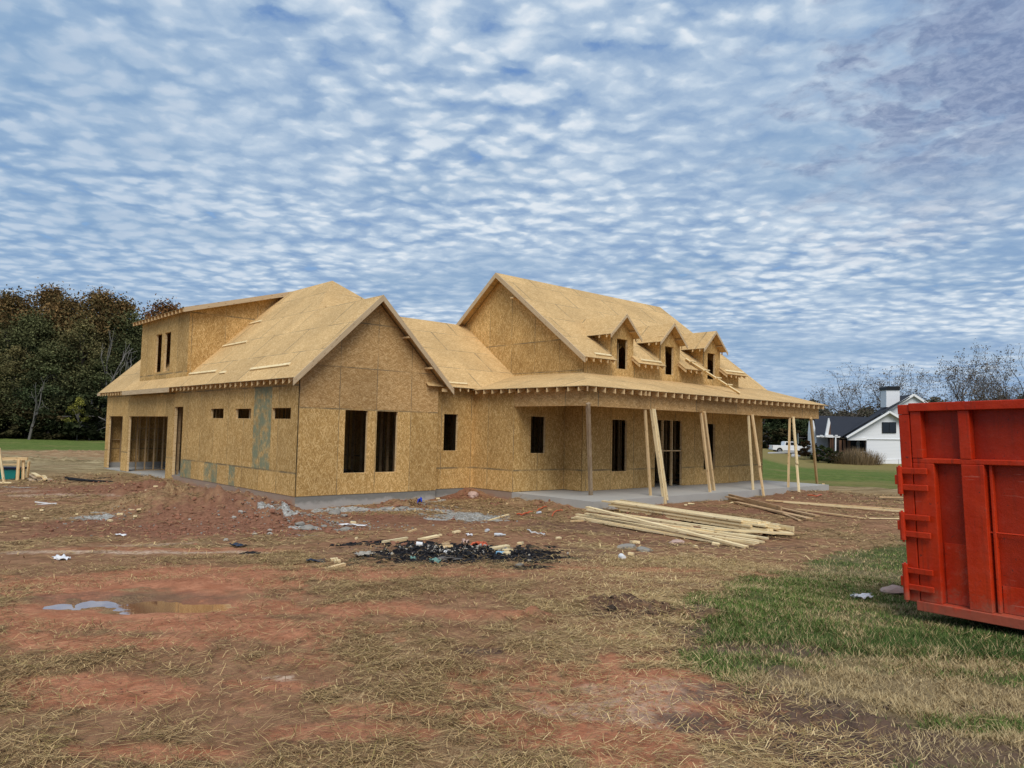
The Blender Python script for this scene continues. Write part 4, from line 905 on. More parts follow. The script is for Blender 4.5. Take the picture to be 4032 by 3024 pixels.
# ladder of nailed boards from the porch roof to the main eave
lad = empty('roof_ladder', (14.8, -3.4, 4.0), 'home-made board ladder with four cleats leaning from the porch roof onto the main eave', 'ladder')
a = Vector((14.36, -2.52, 4.72)) ; b_ = Vector((15.20, -4.30, 3.42)); off = Vector(lad.location)
m = MB(); m.beam(a - off, b_ - off, .14, .04, (0, .6, 1)); m.build('rail', M_fresh, lad)
for t_ in (.12, .38, .60, .80):
    c_ = a.lerp(b_, t_) + Vector((0, -.02, .045)) - off; s_ = Vector((.16, .0, 0)); m = MB(); m.beam(c_ - s_ * .9, c_ + s_ * 1.1, .09, .035, (0, .6, 1)); m.build('rung', M_fresh, lad)

# ---- the big heap of new boards in front of the porch
def r4(x, y): return (2200 + x * .6329, 1900 + y * .6329)
def board_px(x0, y0, x1, y1, h0, h1, w, t, lab, group=None, mat=None, name='lumber_board', flat=True, cat='board'):
    p0 = gpt(*r4(x0, y0), h0); p1 = gpt(*r4(x1, y1), h1)
    return plank(name, p0, p1, w if flat else t, t if flat else w, mat or M_fresh, lab, cat, group)
# orderly stack: laid in courses along one direction
s0 = gpt(*r4(300, 172)); s1 = gpt(*r4(1372, 345)); dn = (s1 - s0); dn.z = 0; Ls = dn.length; dn.normalize(); sdn = Vector((-dn.y, dn.x, 0))
zb = float(hgt((s0.x + s1.x) / 2, (s0.y + s1.y) / 2)) + .02
Ls = min(Ls, 6.2)
Ls -= 0.62; print('stack length', Ls)
ORD = ['first', 'second', 'third', 'fourth', 'fifth', 'sixth', 'seventh']
GS = 'new boards stacked in the heap in front of the porch'
for c in range(5):
    nb = 7 if c < 4 else 5
    for k in range(nb):
        o_ = k * .098 + random.uniform(-.008, .008) + (0.02 * (c % 2))
        sh = random.uniform(-.22, .22) if c > 1 else random.uniform(-.1, .3)
        z = zb + .02 + c * .0405
        st_ = s0 + dn * (sh + .1 * (4 - c)); st_ = Vector((st_.x, st_.y, z)) + sdn * (o_)
        en_ = st_ + dn * (Ls + random.uniform(-.25, .15)) + sdn * random.uniform(-.03, .03)
        plank('lumber_board', st_, en_, .09, .038, M_fresh, '%s board from the camera side in the %s course of the orderly board stack' % (ORD[k], ('lowest', 'second', 'third', 'fourth', 'top')[c]), 'board', GS)
board_px(385, 112, 1462, 285, .22, .20, .09, .038, 'single board on edge along the porch side of the big heap of new boards', flat=False)
board_px(178, 150, 1168, 398, .32, .03, .12, .04, 'wide board lying diagonally across the top of the heap of new boards')
HB = [(85, 216, 1170, 398, .03, .03, 'lowest board of the heap, nearest the camera, flat on the dirt'),
      (105, 210, 1135, 388, .07, .05, 'second board from the near side of the heap, resting on the lowest one'),
      (112, 195, 1215, 380, .10, .04, 'greenish-ended board sticking out at the left end of the heap'),
      (168, 190, 1240, 360, .12, .05, 'board under the left end of the diagonal one in the heap'),
      (180, 166, 830, 268, .15, .12, 'short board ending half way along the heap'),
      (200, 195, 1228, 338, .13, .09, 'board ending just short of the stacked ends on the right of the heap'),
      (250, 176, 1262, 318, .17, .11, 'board leaning against the near side of the orderly stack'),
      (600, 262, 834, 280, .10, .10, 'reddish knotty short board lodged in the middle of the heap'),
      (835, 290, 1218, 345, .06, .06, 'short board at the right half of the heap, near side')]
for (x0, y0, x1, y1, h0, h1, lab) in HB: board_px(x0, y0, x1, y1, h0, h1, .09, .038, lab, mat=M_dirtyw if 'reddish' in lab else M_fresh)
for i_, (x0, y0, x1, y1) in enumerate(((1150, 350, 1275, 368), (1190, 330, 1300, 345), (1100, 362, 1240, 372), (1270, 335, 1455, 318))):
    board_px(x0 - 300, y0 - 50, x1, y1, .05 + .03 * i_, .04 + .035 * i_, .09, .038, ['third nearest jutting board end at the right of the heap', 'board end jutting just left of the stack ends', 'nearest jutting board end at the right of the heap', 'board end jutting lowest under the right end of the stack'][i_], 'jumbled board ends at the right of the heap')
p = gpt(*r4(1415, 305)); plank('lumber_board', gpt(*r4(1280, 262), .25), gpt(*r4(1418, 322), .04), .05, .02, M_fresh, 'thin lath slanting down over the right end of the stack', 'lath')
# ---- boards strewn to the right of the heap
BR = [(1045, 82, 1385, 168, .10, .10, .20, .04, 'reddish wide plank on edge leaning on the dirt right of the heap', False, M_dirtyw),
      (1045, 85, 1610, 205, .14, .03, .14, .038, 'long plank lying behind the wide plank on edge', True, M_dirtyw), (1100, 118, 1560, 222, .05, .03, .19, .04, 'muddy wide board lying flat in front of the plank on edge', True, M_dirtyw),
      (1400, 192, 1500, 233, .03, .03, .08, .03, 'small offcut in front of the muddy wide board', True, M_dirtyw), (1290, 107, 2250, 172, .05, .05, .09, .038, 'longest board right of the porch, far one of a pair', True, M_pine),
      (1400, 118, 2260, 186, .05, .05, .09, .038, 'longest board right of the porch, near one of a pair', True, M_fresh), (1480, 162, 1910, 221, .04, .03, .09, .025, 'thin curved board lying between the muddy planks and the dumpster', True, M_pine),
      (1930, 219, 2300, 224, .04, .03, .07, .02, 'pale lath lying closest to the dumpster', True, M_fresh), (1992, 86, 2300, 94, .10, .10, .09, .038, 'reddish board lying far right beside the dumpster, top one', True, M_dirtyw), (1990, 94, 2300, 106, .04, .04, .09, .038, 'pale board lying far right beside the dumpster, under the reddish one', True, M_fresh)]
for (x0, y0, x1, y1, h0, h1, w_, t_, lab, fl, mt) in BR: board_px(x0, y0, x1, y1, h0, h1, w_, t_, lab, flat=fl, mat=mt)
# ---- left edge: trestle, green bin, small stack of boards
def zl(x, y): return (x * .12054, 1750 + y * .12054)
def up_px(px, py, base_): # point above 'base_' on the vertical plane facing the camera
    return on(px, py, GF, base_.dot(GF))
b0 = gpt(*zl(640, 1158)); M_teal = plain('teal_plastic', (0.01, 0.17, 0.15), .45, .15, 3); M_navy = plain('dark_plastic', (0.012, 0.015, 0.04), .5, .2, 3)
tr = empty('trestle', b0, 'rough lumber trestle with a wide top board at the left edge', 'trestle')
def tb(name, x0, y0, x1, y1, w_, t_, dz=0.0, mat=M_pine):
    a = up_px(*zl(x0, y0), b0) + GF * dz; b_ = up_px(*zl(x1, y1), b0) + GF * dz; m = MB(); m.beam(a - b0, b_ - b0, t_, w_, (0, 0, 1) if abs(x1 - x0) > abs(y1 - y0) else tuple(GR)); return m.build(name, mat, tr)
tb('top_board', -700, 455, 940, 450, .105, .05, -.06); tb('leg', 690, 470, 640, 1150, .105, .04, -.12); tb('leg', 762, 470, 755, 1125, .095, .04, -.0); tb('leg', 620, 560, 560, 1120, .05, .09, .55); tb('rail', -600, 640, 615, 635, .05, .04, .05)
tb('leg', -560, 470, -600, 1150, .1, .04, -.12); tb('leg', -500, 560, -480, 1120, .05, .09, .55)
bb = b0 + GF * .5
bn = empty('plastic_bin', bb - GR * .75, 'teal plastic bin with a dark lid under the trestle at the left edge', 'bin')
ob = Vector(bn.location)
def binbox(name, w0, w1, z0, z1, dep, mat):
    m = MB(); c = []
    for z, w_ in ((z0, w0), (z1, w1)):
        for sx, sy in ((-1, -1), (1, -1), (1, 1), (-1, 1)): c.append(GR * sx * w_ + GF * sy * dep + Vector((0, 0, z)))
    m.hexa(c); return m.build(name, mat, bn, bevel=.01)
binbox('tub', .40, .46, .0, .36, .25, M_teal); binbox('lid', .49, .49, .355, .43, .28, M_navy)
c0 = gpt(*zl(130, 1250), .03)
fl = empty('stake_frame', c0, 'thin pale upright board nailed to a foot at the left picture edge', 'stake')
m = MB(); m.beam(up_px(*zl(-30, 100), c0) - c0, up_px(*zl(130, 1235), c0) - c0, .04, .075, tuple(GR)); m.build('upright', M_fresh, fl)
m = MB(); m.beam(up_px(*zl(-400, 1225), c0) - c0, up_px(*zl(385, 1230), c0) - c0, .05, .05); m.build('foot', M_fresh, fl)
LS = [(830, 960, 1060, 1165, .03, .19, 'grey board at the bottom of the small stack on the left', M_greyw), (1010, 960, 1330, 1150, .03, .19, 'second grey board at the bottom of the small stack on the left', M_greyw), (960, 955, 1220, 1075, .09, .22, 'dark grey board in the middle of the small stack on the left', M_greyw),
      (1010, 880, 1265, 1020, .15, .14, 'pale new board on top of the small stack on the left', M_fresh), (1440, 945, 1640, 1145, .03, .16, 'dark board lying right of the small stack on the left', M_greyw), (1370, 925, 1500, 1110, .08, .10, 'pale board resting on the dark one right of the small stack', M_fresh), (1330, 1010, 1460, 1140, .05, .07, 'short pale offcut leaning beside the small stack', M_pine)]
for (x0, y0, x1, y1, h, w_, lab, mt) in LS:
    a = gpt(*zl(x0, y0), h); b_ = gpt(*zl(x1, y1), h); d_ = (b_ - a).normalized(); a = b_ - d_ * min((b_ - a).length, 2.2); plank('lumber_board', a, b_, w_, .04, mt, lab, 'board')

# ================================================================== DUMPSTER
def red_paint(name, k=1.0, pink=0.0):
    m, t, b = base_mat(name, 0.42, 0.30); P = t.new('ShaderNodeTexCoord').outputs['Object']
    n = t.noise(t.mul(P, (2.5, 2.5, .9)), 1.0, 6, .65); n2 = t.noise(P, 9.0, 5, .7); st = t.noise(t.mul(P, (14, 14, .8)), 1.0, 4, .6)
    c = t.mix(t.ss(n, .3, .7), (0.42 * k, 0.021 * k, 0.003), (0.56 * k, 0.040 * k, 0.007))
    c = t.mix(t.math('MULTIPLY', t.ss(n2, .52, .75), .18 + pink), c, (0.50, 0.11, 0.06))
    c = t.mix(t.math('MULTIPLY', t.ss(st, .56, .74), .35), c, (0.14, 0.022, 0.010))
    scr = t.math('MULTIPLY', t.ss(t.noise(t.mul(P, (3, 3, 60)), 1.0, 2, .5), .66, .72), t.ss(t.noise(P, 2.2, 2, .5), .5, .65)); c = t.mix(t.math('MULTIPLY', scr, .55), c, (.62, .22, .15))
    c = t.mix(t.math('MULTIPLY', t.ss(t.noise(P, 26, 3, .7), .64, .72), .8), c, (0.035, 0.022, 0.018))
    zc = t.new('ShaderNodeSeparateXYZ', i_0=P).outputs[2]
    c = t.mix(t.math('MULTIPLY', t.ss(t.math('ADD', zc, t.math('MULTIPLY', t.math('SUBTRACT', n2, .5), .7)), .02, .22, 1, 0), .55), c, (0.30, 0.135, 0.085))
    run = t.math('MULTIPLY', t.ss(t.noise(t.mul(P, (22, 22, .45)), 1.0, 3, .5), .60, .70), t.ss(t.noise(P, 1.6, 3, .6), .42, .62))
    c = t.mix(t.math('MULTIPLY', run, .7), c, (0.10, 0.022, 0.012))
    t.l.new(c, b.inputs['Base Color']); t.l.new(t.ss(n2, .3, .7, .34, .6), b.inputs['Roughness'])
    bp = t.new('ShaderNodeBump', i_Height=t.math('ADD', n2, t.math('MULTIPLY', n, 1.5)), i_Strength=.45, i_Distance=.014); t.l.new(bp.outputs[0], b.inputs['Normal']); return m
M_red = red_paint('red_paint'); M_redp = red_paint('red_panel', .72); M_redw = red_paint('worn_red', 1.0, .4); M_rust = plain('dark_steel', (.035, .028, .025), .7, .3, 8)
ad = Vector((-0.13346393595459183, -0.9908591605259499, 0.019634199788085845)); uu = Vector((-0.053568651270058415, 0.026995083506514403, 0.9981992111134848)); nn = Vector((-0.9896048592244359, 0.1321718179805596, -0.056681858924159736))
db = Vector((-1.7539817420041546, -16.18881462591799, 0.33))
dump = empty('dumpster', db, 'open-topped red steel roll-off dumpster standing in the grass at the right', 'dumpster')
dump.matrix_world = Matrix(((ad.x, -nn.x, uu.x, db.x), (ad.y, -nn.y, uu.y, db.y), (ad.z, -nn.z, uu.z, db.z), (0, 0, 0, 1)))
def D(name, boxes, mat=M_red, bev=.006, parent=None):
    m = MB()
    for b_ in boxes: m.box(*b_)
    return m.build(name, mat, parent or dump, bevel=bev)
DLn = 5.6; DWd = 2.35
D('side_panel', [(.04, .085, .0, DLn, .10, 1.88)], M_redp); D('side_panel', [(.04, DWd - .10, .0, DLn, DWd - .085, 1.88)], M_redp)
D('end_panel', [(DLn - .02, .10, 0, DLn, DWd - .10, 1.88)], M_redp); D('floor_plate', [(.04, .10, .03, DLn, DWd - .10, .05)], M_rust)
for y0, y1, s in ((-.02, .084, 1), (DWd - .084, DWd + .02, -1)):
    D('bottom_rail', [(0, y0, -.022, DLn, y1, .066)], M_redw); D('top_rail', [(.030, y0, 1.828, DLn, y1, 1.905)])
    a, b_ = (0.0, .084) if s > 0 else (DWd - .084, DWd)
    D('mid_rail', [(.032, a + .004, 1.345, DLn - .01, b_, 1.39)])
    D('corner_post', [(.032, a, 1.391, .128, b_, 1.827), (.032, a + .002, .067, .222, b_, 1.344)])
    x = .453
    while x < DLn - .3:
        D('rib', [(x, a + .002, 1.391, x + .095, b_, 1.827), (x + .003, a - .002 if s > 0 else a, .067, x + .19, b_ if s > 0 else b_ + .002, 1.344)])
        if x + 1.2 < DLn: D('lip', [(x + .215, a + .035, .067, x + .24, b_ - .002, 1.344)])
        x += 1.05
    if s > 0: 
        m = MB(); m.tube([(.643, .05, .757), (1.49, .05, .757)], .008, 6); m.build('rod', M_red, dump)
D('patch_plate', [(.235, .079, .07, .45, .0845, .617)], M_redw, .001)
D('patch_plate', [(.70, .079, .07, 1.48, .0845, .30)], M_redw, .001)
door = D('rear_door', [(-.075, -.004, .05, .024, .09, 1.80), (-.078, -.008, 1.801, .026, .094, 1.893), (-.075, DWd - .09, .05, .024, DWd, 1.88), (-.055, .091, .06, -.02, DWd - .091, 1.86), (-.075, .091, .9, -.056, DWd - .091, 1.0), (-.075, .091, .3, -.056, DWd - .091, .4), (-.075, .091, 1.5, -.056, DWd - .091, 1.6)])
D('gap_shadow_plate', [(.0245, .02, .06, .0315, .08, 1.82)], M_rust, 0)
for (za, zb_, straps) in ((1.055, 1.31, ((1.244, 1.301), (1.09, 1.147))), (.625, .885, ((.813, .869), (.655, .711))), (.067, .40, ((.318, .372), (.163, .217)))):
    hg = D('hinge', [(x0, -.045, s0_, .176, -.021, s1_) for s0_, s1_ in straps for x0 in (-.058,)], M_red)
    m = MB(); m.tube([(-.075, -.04, za), (-.075, -.04, zb_)], .026, 10); m.tube([(-.075, -.04, za - .02), (-.075, -.04, zb_ + .012)], .011, 8); m.build('hinge_pin', M_red, hg)
    D('knuckle', [(-.118, -.055, (za + zb_) / 2 - .04, -.085, -.02, (za + zb_) / 2 + .05)], M_red, .004, hg)
D('skid_rail', [(.3, .75, -.17, DLn, .87, -.02), (.3, DWd - .87, -.17, DLn, DWd - .75, -.02)], M_rust)
for y_ in (.45, DWd - .6):
    m = MB(); m.tube([(.35, y_, -.09), (.35, y_ + .16, -.09)], .10, 16); m.build('roller', M_rust, dump)

# ================================================================== NEIGHBOUR'S HOUSE AND YARD
def q(x, y, d_):
    r = ray(3000 + x * .3919, 1350 + y * .3918); return CO + r * (d_ / r.dot(GF))
def siding():
    m, t, b = base_mat('white_siding', .6, .3); P = t.new('ShaderNodeTexCoord').outputs['Object']; z = t.new('ShaderNodeSeparateXYZ', i_0=P).outputs[2]
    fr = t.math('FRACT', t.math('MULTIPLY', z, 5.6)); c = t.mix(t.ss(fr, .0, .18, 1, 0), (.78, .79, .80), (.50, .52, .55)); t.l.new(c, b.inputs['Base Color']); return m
M_sid = siding(); M_white = plain('white_trim', (.80, .80, .79), .5, .03, 2); M_shing = plain('charcoal_shingle', (.022, .025, .034), .9, .35, 3.0); M_glass = plain('dark_glass', (.012, .014, .018), .12, .2, 2, spec=.6)
M_brn = plain('brown_post', (.13, .065, .035), .7, .25, 3); M_scr = plain('insect_screen', (.035, .030, .028), .8, .3, 2); M_blk = plain('black_metal', (.012, .013, .015), .5, .2, 4)
hb = q(1050, 1240, 95)
nh = empty('farmhouse', (hb.x, hb.y, hb.z), 'white sided house with a charcoal roof, tall white chimney and screened porch beyond the lawn', 'house')
def poly(name, pts, mat, depth=.25, parent=nh, dirn=None):
    P = [q(*p) - hb if parent is nh or parent.parent is nh else q(*p) for p in pts]; m = MB(); m.prism(P, dirn or GF, depth); return m.build(name, mat, parent)
poly('wall', [(1053, 1242, 95), (1053, 974, 95), (868, 974, 95), (868, 946, 95), (1283, 690, 95), (1698, 946, 95), (1698, 1235, 95)], M_sid)
poly('rear_gable_wall', [(1100, 780, 99.5), (1525, 518, 99.5), (1950, 780, 99.5), (1950, 1180, 99.5), (1100, 1180, 99.5)], M_sid)
poly('foundation', [(1051, 1246, 94.9), (1051, 1168, 94.9), (1700, 1162, 94.9), (1700, 1238, 94.9)], M_white, .4)
rf = poly('roof', [(1527, 508, 99.2), (1385, 528, 106), (785, 932, 104), (790, 940, 96.5)], M_shing, .12, dirn=Vector((0, 0, -1)))
poly('roof', [(1527, 508, 99.2), (1385, 528, 106), (1990, 800, 106), (1975, 800, 98.5)], M_shing, .12, dirn=Vector((0, 0, -1)))
poly('roof', [(1284, 682, 94.5), (1250, 690, 99), (800, 938, 99), (852, 944, 94.5)], M_shing, .12, dirn=Vector((0, 0, -1)))
poly('roof', [(1284, 682, 94.5), (1250, 690, 99), (1700, 950, 99), (1712, 946, 94.5)], M_shing, .12, dirn=Vector((0, 0, -1)))
poly('roof', [(525, 725, 112), (1080, 742, 112), (900, 940, 100), (545, 930, 100)], M_shing, .15, dirn=Vector((0, 0, -1)))
def strip(name, x0, y0, x1, y1, d_, w_, mat, dep=.12, parent=nh):
    m = MB(); m.beam(q(x0, y0, d_) - hb, q(x1, y1, d_) - hb, dep, w_, (0, 0, 1) if abs(x1 - x0) > abs(y1 - y0) * .5 else tuple(GR)); return m.build(name, mat, parent)
strip('fascia', 852, 945, 1284, 688, 94.4, .24, M_white); strip('fascia', 1284, 688, 1712, 950, 94.4, .24, M_white)
strip('fascia', 1245, 690, 1526, 516, 99.1, .28, M_white); strip('fascia', 1526, 516, 1975, 806, 99.1, .28, M_white)
strip('gutter', 548, 934, 860, 943, 99.7, .20, M_white); strip('belt_board', 1053, 962, 1698, 968, 94.93, .05, M_white, .1); strip('belt_board', 870, 962, 1053, 962, 94.9, .30, M_white, .1)
ch = poly('chimney', [(1250, 640, 101), (1250, 468, 101), (1385, 468, 101), (1385, 640, 101)], M_sid, 1.6); cp = poly('chimney_cap', [(1247, 469, 100.9), (1247, 440, 100.9), (1260, 430, 100.9), (1375, 430, 100.9), (1388, 440, 100.9), (1388, 469, 100.9)], M_blk, 1.8)
wd_ = poly('window', [(1208, 902, 94.9), (1208, 792, 94.9), (1350, 792, 94.9), (1350, 902, 94.9)], M_blk, .06); poly('pane', [(1214, 897, 94.87), (1214, 798, 94.87), (1275, 798, 94.87), (1275, 897, 94.87)], M_glass, .03, parent=wd_); poly('pane', [(1282, 897, 94.87), (1282, 798, 94.87), (1344, 798, 94.87), (1344, 897, 94.87)], M_glass, .03, parent=wd_)
poly('left_gable_wall', [(490, 1125, 104), (490, 900, 104), (500, 780, 104), (520, 775, 104), (545, 900, 104), (545, 1125, 104)], M_sid, 1.0)
poly('wing_wall', [(546, 1128, 103), (546, 945, 103), (664, 945, 103), (664, 1128, 103)], M_sid, .3)
poly('entry_gable', [(640, 932, 99.6), (672, 750, 99.6), (690, 800, 99.6), (690, 932, 99.6)], M_brn, .3); poly('fascia', [(636, 930, 99.4), (670, 750, 99.4), (676, 750, 99.4), (688, 800, 99.4), (684, 822, 99.4), (666, 924, 99.4)], M_white, .2); strip('fascia', 636, 930, 712, 934, 99.3, .35, M_white, .2)
sc = poly('porch_screen', [(664, 1148, 99.8), (664, 950, 99.8), (780, 950, 99.8), (780, 1148, 99.8)], M_scr, .1)
poly('porch_back_wall', [(780, 1148, 103), (780, 960, 103), (1056, 960, 103), (1056, 1148, 103)], M_scr, .2); poly('door_panel', [(950, 1140, 102.8), (950, 985, 102.8), (985, 985, 102.8), (985, 1140, 102.8)], M_sid, .1)
for x0, x1, y0, y1 in ((885, 945, 985, 1080), (990, 1010, 985, 1100), (1018, 1034, 985, 1100)): poly('window', [(x0, y1, 102.7), (x0, y0, 102.7), (x1, y0, 102.7), (x1, y1, 102.7)], M_glass, .1)
for x_ in (690, 710, 787, 830, 874, 1047): strip('post', x_, 950 if x_ < 780 else 972, x_, 1150, 96.5 if x_ > 780 else 99.5, .13 if x_ < 780 else .30, M_brn, .2)
strip('railing', 780, 1082, 1050, 1092, 96.4, .10, M_brn); strip('railing', 780, 1138, 1050, 1142, 96.4, .10, M_brn); strip('ramp_rail', 543, 1103, 658, 1060, 99, .14, M_brn); strip('post', 545, 1100, 545, 1150, 99, .3, M_brn); strip('post', 650, 1060, 650, 1130, 99, .22, M_brn)
poly('deck', [(664, 1150, 96.3), (664, 1138, 96.3), (1053, 1142, 96.3), (1053, 1156, 96.3)], M_brn, 6.5); poly('crawl_space', [(790, 1215, 97.5), (790, 1155, 97.5), (1053, 1158, 97.5), (1053, 1240, 97.5)], M_scr, .2)
strip('downspout', 741, 940, 738, 1160, 96.2, .14, M_white, .10)
# white lantern-like floodlights on the gutter
for x_ in (598, 748): 
    c_ = q(x_, 930, 99.3) - hb; m = MB(); m.box(c_.x - .15, c_.y - .15, c_.z - .1, c_.x + .15, c_.y + .15, c_.z + .12); m.build('floodlight', M_white, nh, bevel=.03)
pc_ = q(955, 1122, 96); m = MB(); m.beam(pc_ - GR * .8, pc_ + GR * .8 + Vector((0, 0, .05)), .5, .1); m.beam(pc_ - GR * .2 + Vector((0, 0, .1)), pc_ + GR * .9 + Vector((0, 0, .45)), .4, .1); m.beam(pc_ - GR * .5, pc_ - GR * .5 - Vector((0, 0, .55)), .05, .05); m.beam(pc_ + GR * .6, pc_ + GR * .7 - Vector((0, 0, .55)), .05, .05)
tag(at_origin(m.build('patio_chair', M_white)), 'white reclining patio chair on the white house porch', 'chair')
wf = MB()
for x_, y0, y1 in ((1168, 1180, 1238), (1238, 1172, 1232), (1375, 1160, 1228), (1100, 1180, 1240)): wf.tube([q(x_, y1, 93.5), q(x_ - 3, y0, 93.5)], .025, 5)
wf.tube([q(1095, 1182, 93.5), q(1400, 1170, 93.5)], .012, 4); tag(wf.build('wire_fence', plain('galvanised', (.3, .3, .3), .5, .2, 3)), 'low wire fence on thin posts before the white house wall', 'fence')
pl_ = q(363, 1010, 132); m = MB(); m.tube([pl_, q(363, 905, 132)], [.11, .07], 6); tag(m.build('grey_pole', plain('pole_grey', (.20, .23, .22), .7, .2, 2)), 'thin grey pole standing behind the pickup before the dark woods', 'pole')

# pickup truck
M_car = plain('white_car_paint', (.80, .80, .80), .25, .02, 1, spec=.6); M_tyre = plain('tyre', (.015, .015, .016), .85, .2, 5); M_rim = plain('alloy', (.45, .46, .48), .35, .1, 5, metal=.7); M_redl = plain('red_lens', (.4, .01, .01), .3, .1, 5)
tp = q(271.5, 1104, 124.0)
tk = empty('pickup_truck', tp, 'white crew cab pickup truck parked before the woods, seen from its right side', 'truck'); tk.rotation_euler = (0, 0, math.atan2(GR.y, GR.x))
def side_prism(name, prof, y0, y1, mat, inset=0, parent=tk, bev=.03):
    m = MB(); m.prism([(x, y0, z) for x, z in prof], (0, 1, 0), y1 - y0); return m.build(name, mat, parent, bevel=bev)
arch = lambda cx, r0, n=7: [(cx + r0 * math.cos(a), .42 + r0 * math.sin(a)) for a in np.linspace(math.pi, 0, n)]
body = [(-3.0, .55), (-2.4, .50)] + arch(-1.87, .50) + [(-1.2, .42), (1.2, .42)] + arch(1.85, .50) + [(2.75, .48), (2.85, .62), (2.86, 1.05), (2.72, 1.16), (1.25, 1.26), (-1.02, 1.26), (-1.04, 1.28), (-3.0, 1.28)]
side_prism('body', body, -.98, .98, M_car)
cabp = [(1.28, 1.255), (.55, 1.88), (.35, 1.93), (-.75, 1.93), (-.98, 1.85), (-1.03, 1.255)]
side_prism('cab', cabp, -.84, .84, M_car)
for s_ in (-1, 1):
    y0 = s_ * .842; 
    side_prism('side_window', [(.95, 1.32), (.50, 1.80), (-.02, 1.82), (-.02, 1.32)], min(y0, y0 + s_ * .01), max(y0, y0 + s_ * .01), M_glass, bev=0); side_prism('side_window', [(-.08, 1.32), (-.08, 1.82), (-.80, 1.80), (-.86, 1.32)], min(y0, y0 + s_ * .01), max(y0, y0 + s_ * .01), M_glass, bev=0)
    for cx in (-1.87, 1.85):
        m = MB(); m.tube([(cx, s_ * .74, .42), (cx, s_ * .99, .42)], .42, 24); ty = m.build('wheel', M_tyre, tk, bevel=.03)
        m = MB(); m.tube([(cx, s_ * .985, .42), (cx, s_ * 1.0, .42)], .26, 20); rm = m.build('rim', M_rim, ty)
        m = MB()
        for k in range(6): a_ = k * math.pi / 3; m.beam((cx + .07 * math.cos(a_ + .5), s_ * 1.003, .42 + .07 * math.sin(a_ + .5)), (cx + .24 * math.cos(a_ + .5), s_ * 1.003, .42 + .24 * math.sin(a_ + .5)), .01, .06, (0, 1, 0))
        m.build('spoke_gap', M_blk, rm)
    m = MB(); m.box(2.66, s_ * .78 - .16, .82, 2.872, s_ * .78 + .16, 1.04); m.build('headlight', M_glass, tk, bevel=.02)
    m = MB(); m.box(-3.01, s_ * .88 - .08, .9, -2.9, s_ * .88 + .08, 1.22); m.build('tail_lamp', M_redl, tk, bevel=.01)
    m = MB(); m.box(.88, s_ * 1.0 - .09, 1.25, 1.05, s_ * 1.0 + .09, 1.47); m.build('mirror', M_car, tk, bevel=.03)
    m = MB(); m.box(-1.2, s_ * .97 - .02, .38, 1.2, s_ * .97 + .03, .46); m.build('running_board', M_blk, tk)
side_prism('windscreen', [(1.22, 1.31), (.60, 1.84), (.63, 1.85), (1.26, 1.31)], -.74, .74, M_glass, bev=0)
m = MB(); m.box(2.78, -.95, .42, 3.0, .95, .66); m.box(-3.12, -.95, .48, -3.0, .95, .66); m.build('bumper', M_rim, tk, bevel=.03); m = MB(); m.box(2.855, -.6, .68, 2.885, .6, 1.05); m.build('grille', M_blk, tk)

# drive and path by the pickup
def ground_sheet(name, pts, mat, label, dz=.03):
    P = [gpt(3000 + x * .3919, 1350 + y * .3918) for x, y in pts]; zz_ = max(p.z for p in P) + dz; m = MB(); m.prism([(p.x, p.y, zz_ - .2) for p in P], (0, 0, 1), .2); return tag(m.build(name, mat), label, None, None, 'structure')
M_drive = plain('pale_drive', (.45, .44, .42), .9, .1, .6)
ground_sheet('driveway', [(60, 1107), (60, 1098), (500, 1098), (470, 1107)], M_drive, 'pale driveway under the pickup')
ground_sheet('path', [(296, 1143), (300, 1104), (330, 1104), (388, 1143)], M_drive, 'pale path from the drive to the white house')

# ================================================================== TREES AND SHRUBS
def leaf_mat(name, rough=.7):
    m, t, b = base_mat(name, .9, .04); oc = t.new('ShaderNodeObjectInfo').outputs['Color']; v = t.attr('col', 'Color')
    c = t.mix(1.0, v, oc, 'MULTIPLY'); t.l.new(c, b.inputs['Base Color']); return m
M_leaf = leaf_mat('leaves'); M_bark = plain('bark', (.075, .062, .052), .9, .35, 1.2); M_pbark = plain('pale_bark', (.17, .155, .14), .9, .3, 1.2)
def leaves_mesh(name, C, size, rng, cols):
    n = len(C); d1 = rng.normal(size=(n, 3)); d1 /= np.linalg.norm(d1, axis=1)[:, None]; d2 = np.cross(d1, rng.normal(size=(n, 3))); d2 /= np.linalg.norm(d2, axis=1)[:, None]
    s = size * rng.uniform(.6, 1.3, n)[:, None]; V = np.stack([C - d1 * s, C - d2 * s * .6, C + d1 * s, C + d2 * s * .6], 1)
    F = np.arange(n * 4); me = bpy.data.meshes.new(name); me.vertices.add(n * 4); me.vertices.foreach_set('co', V.ravel()); me.loops.add(n * 4); me.loops.foreach_set('vertex_index', F)
    me.polygons.add(n); me.polygons.foreach_set('loop_start', np.arange(n) * 4); me.update(calc_edges=True)
    a_ = me.color_attributes.new('col', 'FLOAT_COLOR', 'POINT'); cc = np.ones((n, 4, 4)); cc[:, :, :3] = cols[:, None, :]; a_.data.foreach_set('color', cc.ravel().astype(np.float32)); me.materials.append(M_leaf); return me
